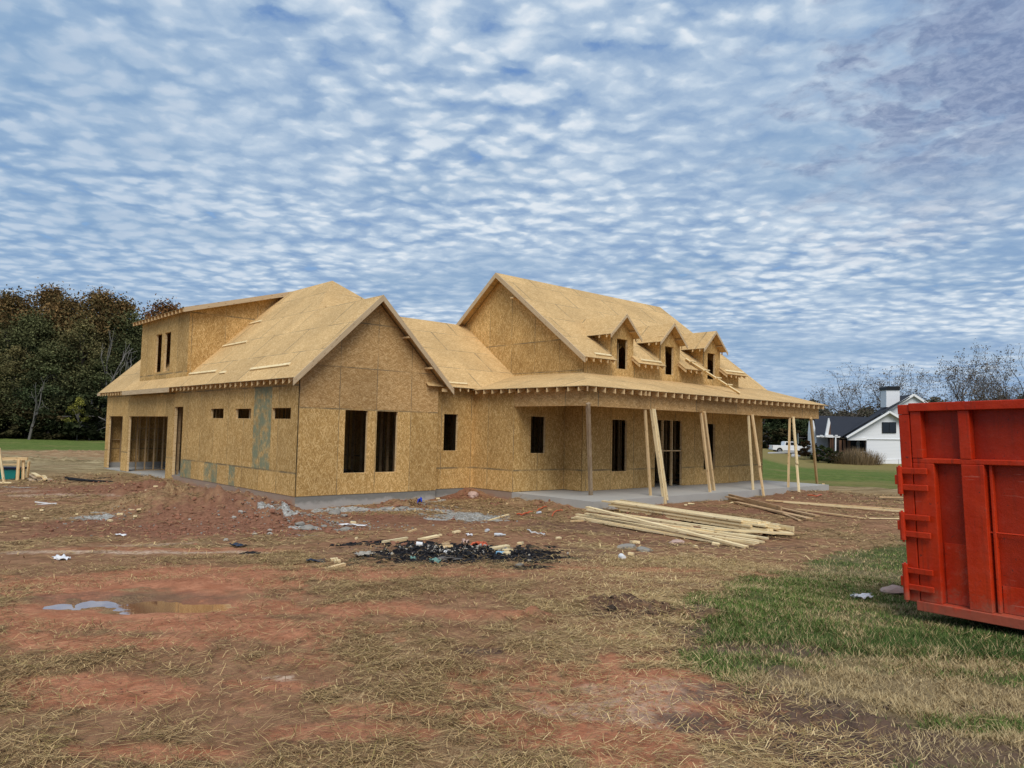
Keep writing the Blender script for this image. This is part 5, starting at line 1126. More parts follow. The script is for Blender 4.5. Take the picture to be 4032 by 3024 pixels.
def branches(m, p, d_, L, r, lev, rng, tips, spread=.55, droop=0.0, nseg=3, ratio=.72, kids=(2, 3), up=.12):
    pts = [p]; rad = [r]; q_ = p.copy(); dd = d_.copy()
    for i in range(nseg):
        dd = (dd + Vector(rng.normal(size=3)) * .13 + Vector((0, 0, up - droop))).normalized(); q_ = q_ + dd * (L / nseg); pts.append(q_.copy()); rad.append(max(.012, r * (1 - .30 * (i + 1) / nseg)))
    m.tube(pts, rad, 5 if r > .05 else 3, cap=False)
    if lev == 0: tips.append(q_); return
    for k in range(rng.integers(kids[0], kids[1] + 1)):
        nd = (dd + Vector(rng.normal(size=3)) * spread).normalized(); st = pts[-1] if k < 2 else pts[-2]
        branches(m, st, nd, L * ratio * rng.uniform(.8, 1.2), rad[-1] * rng.uniform(.66, .88), lev - 1, rng, tips, spread, droop, nseg, ratio, kids, up)
def leafy_proto(seed, Ht, Wd, n_cl, n_lf, size, low=.12, c_lo=None, c_hi=None):
    rng = np.random.default_rng(seed); m = MB(); tips = []
    trunk = [Vector((0, 0, -.3))]; 
    for i in range(1, 8): trunk.append(Vector((rng.normal() * .12 * i * .4, rng.normal() * .12 * i * .4, Ht * .11 * i)))
    m.tube(trunk, [.24 * Ht / 17 * (1 - i / 9) for i in range(8)], 8)
    C = []
    for k in range(n_cl):
        zf = low + (1 - low) * rng.random() ** .85; prof = math.sin(math.pi * min(1, (zf * .86 + .16))) ** .55
        a = rng.uniform(0, 2 * math.pi); rr_ = Wd / 2 * prof * rng.uniform(.35, 1.05); c = np.array([math.cos(a) * rr_, math.sin(a) * rr_, Ht * zf]); C.append(c)
        if k % 3 == 0:
            b0_ = Vector((0, 0, max(.8, Ht * zf * .62))); m.tube([b0_, b0_.lerp(Vector(c), .55) + Vector((0, 0, .3)), Vector(c)], [.07, .045, .015], 4, cap=False)
    C = np.array(C); idx = rng.integers(0, n_cl, n_lf); spr = rng.uniform(.40, .85, n_cl)[idx][:, None] * Ht / 17
    P = C[idx] + rng.normal(size=(n_lf, 3)) * spr * np.array([1.1, 1.1, .75]); P[:, 2] = np.maximum(P[:, 2], .15)
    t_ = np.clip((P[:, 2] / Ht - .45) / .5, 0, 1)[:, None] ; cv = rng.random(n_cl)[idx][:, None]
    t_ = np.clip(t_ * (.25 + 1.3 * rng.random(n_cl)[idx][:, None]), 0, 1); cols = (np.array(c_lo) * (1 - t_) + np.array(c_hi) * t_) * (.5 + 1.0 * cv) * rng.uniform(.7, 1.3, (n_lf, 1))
    tr_ = m.build('trunk', M_pbark if seed % 2 else M_bark, None, merge=False); cr = bpy.data.objects.new('crown', leaves_mesh('crown', P, size, rng, cols)); COL.objects.link(cr)
    return tr_, cr
def bare_proto(seed, Ht, lev=6, nleaf=900, spread=.5):
    rng = np.random.default_rng(seed); m = MB(); tips = []
    branches(m, Vector((0, 0, -.3)), Vector((.03, 0, 1)), Ht * .24, .34 * Ht / 14, lev, rng, tips, spread, nseg=3, ratio=.80, kids=(2, 3), up=.07)
    T = np.array([tuple(t_) for t_ in tips]); idx = rng.integers(0, len(T), nleaf); P = T[idx] + rng.normal(size=(nleaf, 3)) * .28
    cols = np.array([.125, .10, .075]) * rng.uniform(.5, 1.5, (nleaf, 1))
    tr_ = m.build('trunk', M_bark, None, merge=False); cr = bpy.data.objects.new('crown', leaves_mesh('crown', P, .095, rng, cols)); COL.objects.link(cr)
    zt = T[:, 2].max(); print('bare', seed, len(m.f), zt, T[:, 0].min(), T[:, 0].max())
    return tr_, cr, zt
USED = set()
def place_tree(proto, name, pos, s, label, group, color=(1, 1, 1, 1), rz=None, cat='tree', sw=None):
    e = empty(name, pos, label, cat, group); e.rotation_euler = (0, 0, random.uniform(0, 6.28) if rz is None else rz); e.scale = (sw or s, sw or s, s)
    for o in proto[:2]:
        c = o if o.name not in USED else o.copy()
        if o.name in USED: COL.objects.link(c)
        else: USED.add(o.name)
        c.parent = e; c.color = color
    return e
def at_dist(px, d_, z=None):
    r = ray(px, 1700); p = CO + r * (d_ / Vector((r.x, r.y, 0)).dot(GF)); return Vector((p.x, p.y, float(hgt(p.x, p.y)) if z is None else z))
def top_h(px, py, d_, zg):   # height that reaches picture row py
    r = ray(px, py); p = CO + r * (d_ / Vector((r.x, r.y, 0)).dot(GF)); return p.z - zg
ol = (.090, .092, .040); dk = (.055, .070, .032); rs = (.185, .115, .048); br_ = (.145, .118, .050)
LP = [leafy_proto(21, 17, 9, 130, 17000, .16, .10, dk, rs), leafy_proto(22, 17, 10, 140, 18000, .16, .08, ol, br_), leafy_proto(23, 17, 8, 120, 16000, .15, .12, ol, rs), leafy_proto(24, 17, 9, 140, 18000, .16, .06, dk, ol)]
def spec(px, d_, top2212, k, desc, grp='trees of the wood edge on the left', col=(1, 1, 1, 1), w=1.0):
    p = at_dist(px, d_); h = top_h(px, top2212 * 1.823, d_, p.z) * .97; s = h / 17.3
    place_tree(LP[k], 'woodland_tree', p, s, desc, grp, col, sw=s * w)
spec(-60, 92, 628, 1, 'brown-topped tree cut by the left picture edge', w=.9); spec(20, 90, 617, 0, 'rusty tree at the far left of the wood edge'); spec(170, 96, 612, 2, 'tallest thin russet-topped tree left of centre of the wood edge'); spec(110, 88, 668, 3, 'dark low olive tree before the gap in the wood skyline')
spec(255, 93, 630, 0, 'broad tree with orange-brown top in the middle of the wood edge'); spec(365, 90, 620, 2, 'tree with bright russet top left of the garage'); spec(445, 92, 630, 0, 'russet tree nearest the garage with a round top'); spec(310, 86, 690, 1, 'olive mid-height tree in front of the russet ones', w=1.1)
spec(490, 90, 668, 3, 'dark tree partly hidden by the garage roof'); spec(530, 95, 695, 1, 'olive tree beside the shed dormer, lower than its neighbours'); spec(205, 84, 735, 3, 'low dark spreading tree at the foot of the wood edge', w=1.35); spec(45, 84, 745, 1, 'low olive tree at the foot of the wood edge, far left', w=1.35)
spec(400, 85, 760, 3, 'low dark tree beside the garage corner', w=1.3); spec(-150, 90, 640, 2, 'russet tree just outside the left picture edge', w=1.1); spec(630, 100, 640, 0, 'rusty lone treetop rising behind the shed dormer', col=(1.15, .85, .8, 1)); spec(580, 105, 690, 1, 'olive tree behind the shed dormer, left of the lone treetop')
for i, px in enumerate((-260, -380, -520, -680, -860)): spec(px, 92 + i, 628 + 9 * (i % 3), i % 4, ['russet', 'brown', 'rusty', 'olive', 'dark'][i] + ' tree of the wood edge outside the left picture edge', w=1.2)
for i, px in enumerate(range(-890, 760, 105)): spec(px, 108 + (i % 3) * 3, 655 + (i * 37) % 30 + (60 if px > 470 else 0), 3 if i % 2 else 1, 'dark tree of the second row inside the wood, behind the edge', 'trees of the second row of the wood on the left', w=1.25)
# undergrowth
OR2 = ['first', 'second', 'third', 'fourth', 'fifth', 'sixth', 'seventh', 'eighth', 'ninth', 'tenth', 'eleventh', 'twelfth']
SP = [leafy_proto(41, 3.0, 4.6, 40, 3200, .16, .02, (.026, .032, .014), (.040, .046, .02)), leafy_proto(42, 3.0, 4.2, 40, 3200, .16, .02, (.05, .045, .02), (.075, .055, .025))]
for i, px in enumerate(range(-60, 500, 52)):
    p = at_dist(px, 82 + (i * 7) % 5); s = .8 + (i * 13 % 7) / 7
    place_tree(SP[i % 2], 'undergrowth_bush', p, s, '%s dark bush from the left at the foot of the left wood' % OR2[i], 'bushes along the foot of the left wood', cat='bush', sw=s * 1.3)
p = at_dist(305, 80); yt = leafy_proto(51, 7.0, 3.4, 26, 1300, .15, .45, (.10, .10, .022), (.17, .16, .035)); place_tree(yt, 'sapling', p, top_h(305, 1560, 80, p.z) / 7.3, 'slender yellow-green sapling standing before the dark wood', None)
# bare pale trunks showing in the wood
for px, top, d_ in ((385, 1290, 83), (505, 1370, 82), (115, 1440, 80)):
    rng = np.random.default_rng(px); m = MB(); tips = []; p = at_dist(px, d_); h = top_h(px, top, d_, p.z); branches(m, Vector((0, 0, -.2)), Vector((0, 0, 1)), h * .42, .17, 3, rng, tips, .45, nseg=2, ratio=.62, up=.25)
    o = m.build('trunk', M_pbark, None, merge=False, loc=p); o.name = 'dead_tree'; tag(o, {385: 'forked pale bare trunk in the middle of the left wood', 505: 'pale bare trunk close to the garage roof edge', 115: 'pale bare trunk low in the far left wood'}[px], 'tree')
# right: bare trees behind the white house
BP = [bare_proto(61, 14, 6, 1700), bare_proto(62, 14, 6, 1400, .55), bare_proto(66, 14, 6, 2600, .5)]
def bare(px, d_, topf, k, desc, w=1.0, grp='leafless trees beyond the white house'):
    p = at_dist(px, d_); h = top_h(px, topf, d_, p.z); s = h / BP[k][2]; place_tree(BP[k], 'bare_tree', p, s, desc, grp, rz=px * 1.3, sw=s * w)
bare(3325, 118, 1510, 0, 'small leafless tree leaning left of the white house roof', 1.0); bare(3400, 125, 1430, 1, 'tall leafless tree with open crown left of the chimney', 1.1); bare(3475, 128, 1425, 2, 'dense leafless tree just left of the chimney'); 
bare(3765, 124, 1350, 2, 'tallest rounded leafless tree above the dumpster', .85); bare(3890, 135, 1440, 0, 'leafless tree right of the tallest rounded one'); bare(3960, 130, 1440, 2, 'leafless tree above the right part of the dumpster', .8); bare(4035, 118, 1362, 1, 'leafless tree cut by the right picture edge', 1.1)
TW = [leafy_proto(71, 10, 9, 60, 5200, .26, .03, (.045, .048, .028), (.10, .088, .065)), leafy_proto(72, 10, 9, 60, 5200, .26, .03, (.03, .045, .02), (.05, .058, .025))]
xs_ = [3010, 3060, 3105, 3150, 3200, 3260, 3330, 3420, 3500, 3590, 3680, 3760, 3850, 3940, 4030, 4120]
dsc = ['dark green tree behind the pickup cab', 'dark green tree behind the pickup bed', 'green tree beyond the pickup bonnet', 'brownish green tree between pickup and white house', 'evergreen topping the porch roof end', 'grey-brown scrub tree left of the white house', 'scrub tree behind the left wing of the white house', 'scrub tree under the small leaning leafless tree', 'grey scrub tree behind the roof valley of the white house', 'grey scrub tree behind the chimney', 'scrub tree behind the big gable', 'scrub tree just above the dumpster rim, left', 'scrub tree just above the dumpster rim, middle', 'scrub tree just above the dumpster rim, right', 'scrub tree at the right picture edge', 'scrub tree beyond the right picture edge']
tops = [1600, 1605, 1612, 1606, 1570, 1618, 1622, 1610, 1565, 1585, 1610, 1592, 1570, 1555, 1550, 1550]
for i, (px, ds_, tp_) in enumerate(zip(xs_, dsc, tops)):
    d_ = 150 + (i * 11) % 9; p = at_dist(px, d_); h = top_h(px, tp_, d_, p.z); s = h / 10.6; place_tree(TW[1 if i < 5 else 0], 'scrub_tree', p, s, ds_, 'scrub trees closing the view on the right', sw=max(s, .8) * 1.15)
for i, px in enumerate(range(2960, 4200, 90)):
    p = at_dist(px, 172); h = top_h(px, 1625 - (i % 3) * 12 - (40 if px > 3550 else 0), 172, p.z); place_tree(TW[i % 2], 'distant_tree', p, h / 10.6, 'distant tree of the far row behind the white house', 'far row of trees on the right', sw=1.6)
for i, px in enumerate(range(3020, 3330, 42)):
    p = at_dist(px, 140); s = 1.3; place_tree(SP[i % 2], 'hedge_bush', p, s, '%s dark bush from the left under the trees behind the pickup' % OR2[i], 'bushes along the woods behind the pickup', cat='bush', sw=1.9)
def shrub(x, y, w_, h, k, d_, name, lab, col, cat='shrub'):
    p = q(x, y, d_); s = h / 3.2; e = place_tree(SP[k], name, p, s, lab, None, col, cat=cat, sw=w_ / 4.6)
shrub(600, 1180, 3.2, 2.0, 0, 95.5, 'shrub', 'dark green shrub by the ramp of the white house', (1.0, 1.1, .9, 1)); shrub(665, 1196, 3.0, 1.9, 0, 95, 'shrub', 'dark green shrub before the screened porch', (1, 1.1, .9, 1)); shrub(752, 1216, 2.6, 1.7, 0, 94, 'shrub', 'low dark shrub by the downspout of the white house', (.9, .9, .8, 1))
shrub(460, 1140, 3.0, 2.2, 0, 101, 'shrub', 'dark reddish shrub between the pickup and the white house', (1.4, .7, .8, 1)); shrub(415, 1130, 1.6, 1.1, 1, 103, 'shrub', 'low brown shrub right of the pickup', (1, .8, .7, 1))
# tan ornamental grass clump
cg = q(955, 1243, 93.5); rng = np.random.default_rng(5); n = 1500; a = rng.uniform(0, 6.28, n); rr_ = np.sqrt(rng.random(n)) * 2.6; X = cg.x + np.cos(a) * rr_; Y = cg.y + np.sin(a) * rr_; lean = (rr_ / 2.6)
tt = rng.random((n, 1)); cols = np.array([.12, .085, .05]) * (1 - tt) + np.array([.36, .26, .15]) * tt
o = ribbons('ornamental_grass', X, Y, np.full(n, cg.z), a + rng.normal(0, .3, n), rng.uniform(.4, 1.1, n) * (lean + .15), np.full(n, .05), rng.uniform(1.6, 2.9, n) * (1 - .35 * lean), rng.normal(0, .1, n), cols, M_blade, 'tan ornamental grass clump beside the white house wall', tip=.2)
del o['kind']; o['category'] = 'grass clump'

# ================================================================== SMALL THINGS ON THE GROUND
def zg1(x, y): return (x * .5425, 1850 + y * .5425)
def zg2(x, y): return (1100 + x * .5425, 1850 + y * .5425)
def rock(px, py, sx, sy, sz, mat, lab, name='stone', seed=0, cat='stone', group=None):
    rng = np.random.default_rng(seed + int(px)); bm = bmesh.new(); bmesh.ops.create_icosphere(bm, subdivisions=2, radius=1)
    for v in bm.verts:
        n_ = 1 + .45 * (vn(v.co.x * 1.7 + seed, v.co.y * 1.7 + v.co.z * 2.3 + px) - .5) + rng.normal() * .05; v.co = Vector((v.co.x * sx * n_, v.co.y * sy * n_, max(v.co.z, -.4) * sz * n_))
    me = bpy.data.meshes.new(name); bm.to_mesh(me); bm.free(); me.materials.append(mat); o = bpy.data.objects.new(name, me); COL.objects.link(o); o.location = gpt(px, py) + Vector((0, 0, sz * .3)); o.rotation_euler = (0, 0, rng.uniform(0, 6)); return tag(o, lab, cat, group)
def block(px, py, l, w_, h, mat, lab, name='wood_offcut', cat='offcut', a=None, tilt=0.1):
    m = MB(); m.box(-l / 2, -w_ / 2, 0, l / 2, w_ / 2, h); o = m.build(name, mat); o.location = gpt(px, py, .012); o.rotation_euler = (random.uniform(-tilt, tilt), random.uniform(-tilt, tilt), random.uniform(0, 3.1) if a is None else a); return tag(o, lab, cat)
def rag(px, py, sx, sy, mat, lab, name='rag', cat='rag', hh=.05):
    rng = np.random.default_rng(int(px + py)); n = 12; m = MB(); g = [[Vector(((i / (n - 1) - .5) * sx * (1 + rng.normal() * .12), (j / (n - 1) - .5) * sy * (1 + rng.normal() * .12), hh * 2.0 * vn(np.float64(i * .42 + px), np.float64(j * .42 + py)) + rng.normal() * .003 + .008)) for j in range(n)] for i in range(n)]
    for i in range(n - 1):
        for j in range(n - 1):
            if (i in (0, n - 2) or j in (0, n - 2)) and rng.random() < .3: continue
            m.face([g[i][j], g[i + 1][j], g[i + 1][j + 1], g[i][j + 1]])
    o = m.build(name, mat, smooth=True); so = o.modifiers.new('s', 'SOLIDIFY'); so.thickness = .004; o.location = gpt(px, py); o.rotation_euler = (0, 0, math.atan2(GR.y, GR.x) + rng.normal() * .3); return tag(o, lab, cat)
def bottle(px, py, L, r_, mat, lab, a, capm=None, name='bottle', cat='bottle'):
    e = empty(name, gpt(px, py, r_), lab, cat, None, a); m = MB(); prof = [(0, r_ * .9), (.02, r_), (L * .62, r_), (L * .80, r_ * .45), (L * .9, r_ * .4)] if capm else [(0, r_ * .8), (L, r_)]
    m.tube([(x, 0, 0) for x, _ in prof], [y for _, y in prof], 14); m.build('container', mat, e, smooth=False)
    if capm: m = MB(); m.tube([(L * .88, 0, 0), (L, 0, 0)], r_ * .46, 12); m.build('cap', capm, e)
    return e
def strap(pts, mat, lab, r_=.012, name='strap', cat='strap'):
    m = MB(); P = [gpt(*p, .03 + .02 * (i % 2)) for i, p in enumerate(pts)]; Q = []
    for a, b_ in zip(P, P[1:]): Q += [a, a.lerp(b_, .5) + Vector((0, 0, .02))]
    m.tube(Q + [P[-1]], r_, 5); o = m.build(name, mat); at_origin(o); return tag(o, lab, cat)
M_stone = plain('pale_stone', (.36, .33, .28), .9, .25, 6, bump=.4); M_grout = plain('grout_lump', (.27, .25, .215), .95, .3, 9, bump=.6); M_pink = plain('pink_stone', (.48, .33, .27), .9, .25, 7, bump=.4); M_rag = plain('white_cloth', (.72, .72, .73), .8, .1, 8); M_black = plain('charred', (.012, .012, .014), .9, .4, 8); M_orange = plain('orange_plastic', (.62, .12, .05), .45, .1, 8)
M_blue = plain('blue_label', (.22, .42, .58), .3, .2, 14); M_clear = plain('pale_plastic', (.50, .52, .54), .2, .2, 10); M_cup = plain('foam_cup', (.75, .75, .74), .6, .08, 5); M_cloth2 = plain('navy_cloth', (.03, .045, .075), .85, .2, 8); M_bl2 = plain('blue_tape', (.02, .06, .45), .5, .1, 8); M_tl = plain('teal_glove', (.14, .26, .22), .7, .2, 9); M_board = plain('grey_shingles', (.16, .145, .13), .9, .25, 10)
rock(*zg2(1408, 188), .17, .13, .13, M_pink, 'pale pinkish stone on the small dirt mound by the porch'); rock(*zg2(1398, 200), .1, .08, .06, M_pink, 'smaller stone resting against the pale pinkish one')
for i, (x, y, s, lab) in enumerate(((400, 318, .20, 'long grey grout lump on the dirt before the gable wall'), (470, 335, .12, 'grey grout lump right of the long one'), (205, 428, .17, 'grey grout lump below the house corner'), (150, 393, .11, 'small grey grout lump left of the house corner'), (900, 280, .14, 'grey grout lump near the mound before the gable'), (752, 287, .13, 'grey grout lump below the right tall window'), (985, 292, .13, 'brownish grout lump beside the blue tape'), (1030, 326, .10, 'small grout lump left of the gravel patch'), (485, 436, .13, 'grout lump with a pink side near the foam scrap'), (325, 410, .08, 'little grey lump between two grout lumps'), (1745, 690, .06, 'small grey lump at the lower edge of the burn pile'), (330, 262, .09, 'dark grey lump against the footing'))):
    rock(*zg2(x, y), s * 1.2, s * .8, s * .42, M_grout, lab, 'grout_lump', i, 'grout lump')
for i, (x, y, lab) in enumerate(((1848, 470, 'white pebble in the straw left of the burn pile'), (1958, 440, 'grey pebble above the white pebble'), (1958, 466, 'flat grey pebble beside the white one'), (1640, 512, 'brown pebble in the straw'), (1378, 366, 'grey stone on the big dirt mound'), (1700, 345, 'whitish stone chip on the right slope of the mound'), (1748, 305, 'whitish pebble near the mound foot'), (2200, 420, 'grey stone right of the mound foot'))):
    rock(*zg1(x, y), .055, .045, .035, M_stone, lab, 'pebble', i, 'pebble')
for i, (x, y, l, w_, lab) in enumerate(((308, 293, .09, .08, 'small square offcut alone in the left straw'), (872, 322, .12, .09, 'square offcut right of the grey gravel patch'), (955, 294, .11, .06, 'offcut just above and left of another, by the mound'), (1008, 289, .11, .09, 'offcut nearest the mound in a row of three'), (557, 323, .10, .05, 'tiny offcut left of the grey gravel patch'), (800, 370, .12, .05, 'sliver offcut below the gravel patch'), (984, 337, .12, .07, 'brownish offcut at the mound foot'), (1063, 150, .10, .07, 'offcut on the shoulder of the dirt mound'), (1130, 120, .12, .05, 'offcut high on the dirt bank near the garage'), (105, 342, .09, .06, 'offcut at the far left in the straw'), (190, 354, .10, .05, 'second offcut at the far left'), (1620, 382, .06, .06, 'white chip low on the dirt mound'), (1465, 150, .06, .05, 'white chip on top of the dirt mound'))):
    block(*zg1(x, y), l, w_, .035, M_fresh, lab)
for i, (x, y, l, w_, lab, a, mt) in enumerate(((1083, 496, .48, .09, 'thick pale board end lying at the far rim of the burn pile', 0.85, M_fresh), (840, 512, .65, .05, 'long stick lying left at the far rim of the burn pile', 1.0, M_fresh), (868, 521, .35, .03, 'thin lath beside the long stick', .9, M_pine), (1208, 545, .13, .10, 'orange-brown block in the burn pile', .3, M_dirtyw), (1182, 572, .20, .12, 'triangular scrap in the burn pile', 1.4, M_pine), (1230, 557, .12, .07, 'round scrap behind the triangular one', .2, M_pine), (1600, 566, .35, .10, 'pale board end right in the burn pile', .7, M_fresh), (1655, 588, .16, .08, 'short board end beside the blue bottle', .5, M_fresh), (1655, 610, .12, .09, 'half-round offcut at the blue bottle', 0, M_fresh), (397, 656, .10, .08, 'square offcut by the navy cloth', .4, M_fresh), (420, 669, .08, .06, 'small offcut below another near the navy cloth', .4, M_fresh), (410, 708, .28, .05, 'muddy plank piece left of the burn pile', .9, M_pine), (965, 444, .30, .03, 'thin stick lying above the burn pile', 1.1, M_pine), (1285, 452, .16, .08, 'block lying above the burn pile', .7, M_fresh), (1750, 536, .14, .09, 'offcut right of the burn pile', 1.3, M_fresh), (2025, 498, .06, .11, 'upright-looking offcut between burn pile and heap', 0, M_fresh), (1590, 349, .95, .035, 'long thin lath beside the gravel patch', 1.02, M_fresh), (1660, 246, .16, .07, 'offcut on the dirt in front of the porch corner', 1.0, M_pine), (2020, 233, .16, .10, 'offcut just below the slab edge', .8, M_pine), (1965, 291, .12, .05, 'orange-tinted offcut near the orange strap', .8, M_pine), (535, 384, .12, .10, 'square offcut among the grout lumps', .3, M_fresh), (2160, 372, .45, .04, 'lath lying just left of the heap', .78, M_pine), (1150, 208, .12, .08, 'offcut left of the dirt mound by the porch', .2, M_fresh), (830, 280, .20, .03, 'splinter among the grout lumps', 1.4, M_pine), (1168, 476, .06, .05, 'white chip above the burn pile', 0, M_fresh), (560, 500, .06, .03, 'small chip left of the burn pile', 0, M_fresh))):
    block(*zg2(x, y), l, w_, .035, mt, lab, a=a - .73 if a else None)
block(*zg1(332, 240), .55, .03, .02, M_rag, 'white strip lying on the left straw', 'plastic_strip', 'strip', math.atan2(GR.y, GR.x)); block(*zg1(336, 246), .5, .03, .02, M_rag, 'second white strip in front of the first', 'plastic_strip', 'strip', math.atan2(GR.y, GR.x) + .1); block(*zg1(732, 308), .40, .12, .02, M_stone, 'whitish flat board beside the gravel patch', 'flat_board', 'board', math.atan2(GR.y, GR.x))
rag(*zg1(450, 650), .26, .16, M_rag, 'bright white crumpled paper in the straw above the puddle', 'crumpled_paper', 'paper', .03); rag(*zg1(876, 476), .2, .1, M_rag, 'small white paper scrap in the straw beyond the puddle', 'paper_scrap', 'paper', .02); rag(*zg1(1730, 557), .26, .18, M_cloth2, 'dark glove-like rag in the straw, upper one', hh=.03); rag(*zg1(1813, 617), .26, .15, M_black, 'dark rag in the straw, lower one', hh=.03)
rag(*zg2(262, 672), .24, .18, M_cloth2, 'navy cloth lying left of the burn pile', hh=.03); rag(*zg2(615, 625), .26, .2, M_stone, 'crumpled brown paper left of the burn pile', 'crumpled_paper', 'paper', .04); rag(*zg2(540, 408), .6, .08, M_rag, 'torn strip of white foam among the grout lumps', 'foam_scrap', 'foam', .03); rag(*zg2(1380, 484), .12, .1, M_rag, 'crumpled white wrapper above the burn pile', 'wrapper', 'wrapper', .04)
rag(*zg2(970, 654), .08, .05, M_tl, 'pale teal wrapper at the near rim of the burn pile', 'wrapper', 'wrapper', .03); rag(*zg2(1130, 682), .13, .10, M_tl, 'teal rag sunk into the near rim of the burn pile', hh=.04); rag(*zg2(1350, 540), .12, .12, M_pink, 'pinkish torn carton in the burn pile', 'carton_scrap', 'carton', .05); rag(3396, 2356, .20, .10, M_rag, 'white plastic bag scrap in the grass beside the dumpster', 'plastic_scrap', 'plastic scrap', .03)
rag(*zg2(1020, 245), .12, .3, M_bl2, 'blue tape tangle at the end of the gable footing', 'tape_tangle', 'tape', .09)
for i, (x, y) in enumerate(((1200, 640), (1235, 642), (1270, 645))): block(*zg2(x, y), .26, .16, .012, M_board, ['grey shingle piece in the burn pile, leftmost of three', 'grey shingle piece in the burn pile, middle of three', 'grey shingle piece in the burn pile, rightmost of three'][i], 'shingle_piece', 'shingle', .5, .2)
bottle(*zg2(1575, 600), .19, .03, M_blue, 'light blue plastic bottle in the burn pile', -1.0, M_cup); bottle(*zg2(1560, 466), .22, .033, M_clear, 'clear crushed bottle beyond the burn pile', -.8, M_clear); bottle(*zg2(1500, 438), .14, .035, M_clear, 'small clear bottle far beyond the burn pile', .4, M_cup)
bottle(*zg2(1870, 308), .14, .035, M_clear, 'tin can in the dirt by the orange strap', .1, None, 'can', 'can'); bottle(*zg2(1040, 536), .10, .04, M_cup, 'white foam cup lying in the far left of the burn pile', 2.3, None, 'foam_cup', 'cup'); bottle(*zg2(1240, 602), .10, .038, M_cup, 'white foam cup standing askew in the middle of the burn pile', 2.0, None, 'foam_cup', 'cup'); bottle(*r4(405, 465), .13, .045, M_cup, 'white foam cup in front of the lumber heap', 1.0, None, 'foam_cup', 'cup')
strap([zg2(1390, 545), zg2(1420, 528), zg2(1450, 534), zg2(1500, 528)], M_orange, 'orange strap bundle in the burn pile', .018); strap([zg2(1440, 520), zg2(1470, 540), zg2(1505, 545)], M_orange, 'second orange strap in the burn pile', .02)
strap([zg2(1725, 318), zg2(1760, 322), zg2(1800, 310), zg2(1835, 300)], M_orange, 'orange strap on the dirt right of the gravel patch', .02); strap([zg2(1870, 292), zg2(1900, 275), zg2(1940, 262)], M_orange, 'orange strap nearest the porch slab', .016); strap([zg2(1980, 330), zg2(2000, 300), zg2(2030, 292), zg2(2055, 290)], M_orange, 'orange strap left of the lumber heap', .014)
strap([zg2(1800, 430), zg2(1830, 450), zg2(1880, 460), zg2(1920, 465), zg2(1928, 470)], M_cup, 'white cord lying between burn pile and heap', .012, 'cord', 'cord'); strap([(3180, 1948), (3215, 1952), (3235, 1946)], M_orange, 'red-orange strap scrap at the right end of the slab', .02)
for i, (x, y, l, w_, lab) in enumerate(((463, 374, .13, .09, 'offcut in front of the heap, left of a pair'), (485, 374, .12, .08, 'offcut in front of the heap, right of a pair'), (450, 448, .09, .07, 'offcut above the foam cup'), (850, 402, .10, .06, 'offcut before the middle of the heap'), (978, 385, .14, .10, 'offcut touching the near side of the heap'), (825, 132, .20, .16, 'pale scrap on the dirt beyond the heap'), (1085, 127, .24, .12, 'muddy scrap below the wide plank'), (790, 140, .1, .08, 'small chip beyond the heap'), (1455, 95, .08, .06, 'white chip on the dirt bank by the porch'))): block(*r4(x, y), l, w_, .04, M_fresh, lab)
rock(*r4(425, 408), .26, .10, .07, M_grout, 'grey grout lump in front of the heap, left one', 'grout_lump', 3, 'grout lump'); rock(*r4(530, 424), .16, .10, .06, M_grout, 'dark grout lump in front of the heap, right one', 'grout_lump', 4, 'grout lump'); rock(3515, 2330, .17, .12, .06, M_pink, 'reddish clod in the grass beside the dumpster', 'clod', 9, 'clod'); rock(*r4(733, 375), .2, .12, .05, M_pink, 'flat reddish stone before the heap', 'stone', 12)
rock(2410, 2403, .06, .05, .04, plain('dark_sod', (.05, .035, .025), .95, .4, 12, bump=1), 'dark clump of sod in the straw before the grass', 'sod_clump', 5, 'sod clump')
# burnt plank pile near the garage
for i, (x, y, l) in enumerate(((600, 72, 1.2), (700, 66, 1.0), (660, 80, 1.4))): block(*zg1(x, y), l, .14, .05, M_black, ['charred plank near the garage, left one', 'charred plank near the garage, right one', 'charred plank near the garage, nearest one'][i], 'charred_plank', 'plank', math.atan2(GR.y, GR.x) + .1 * i)
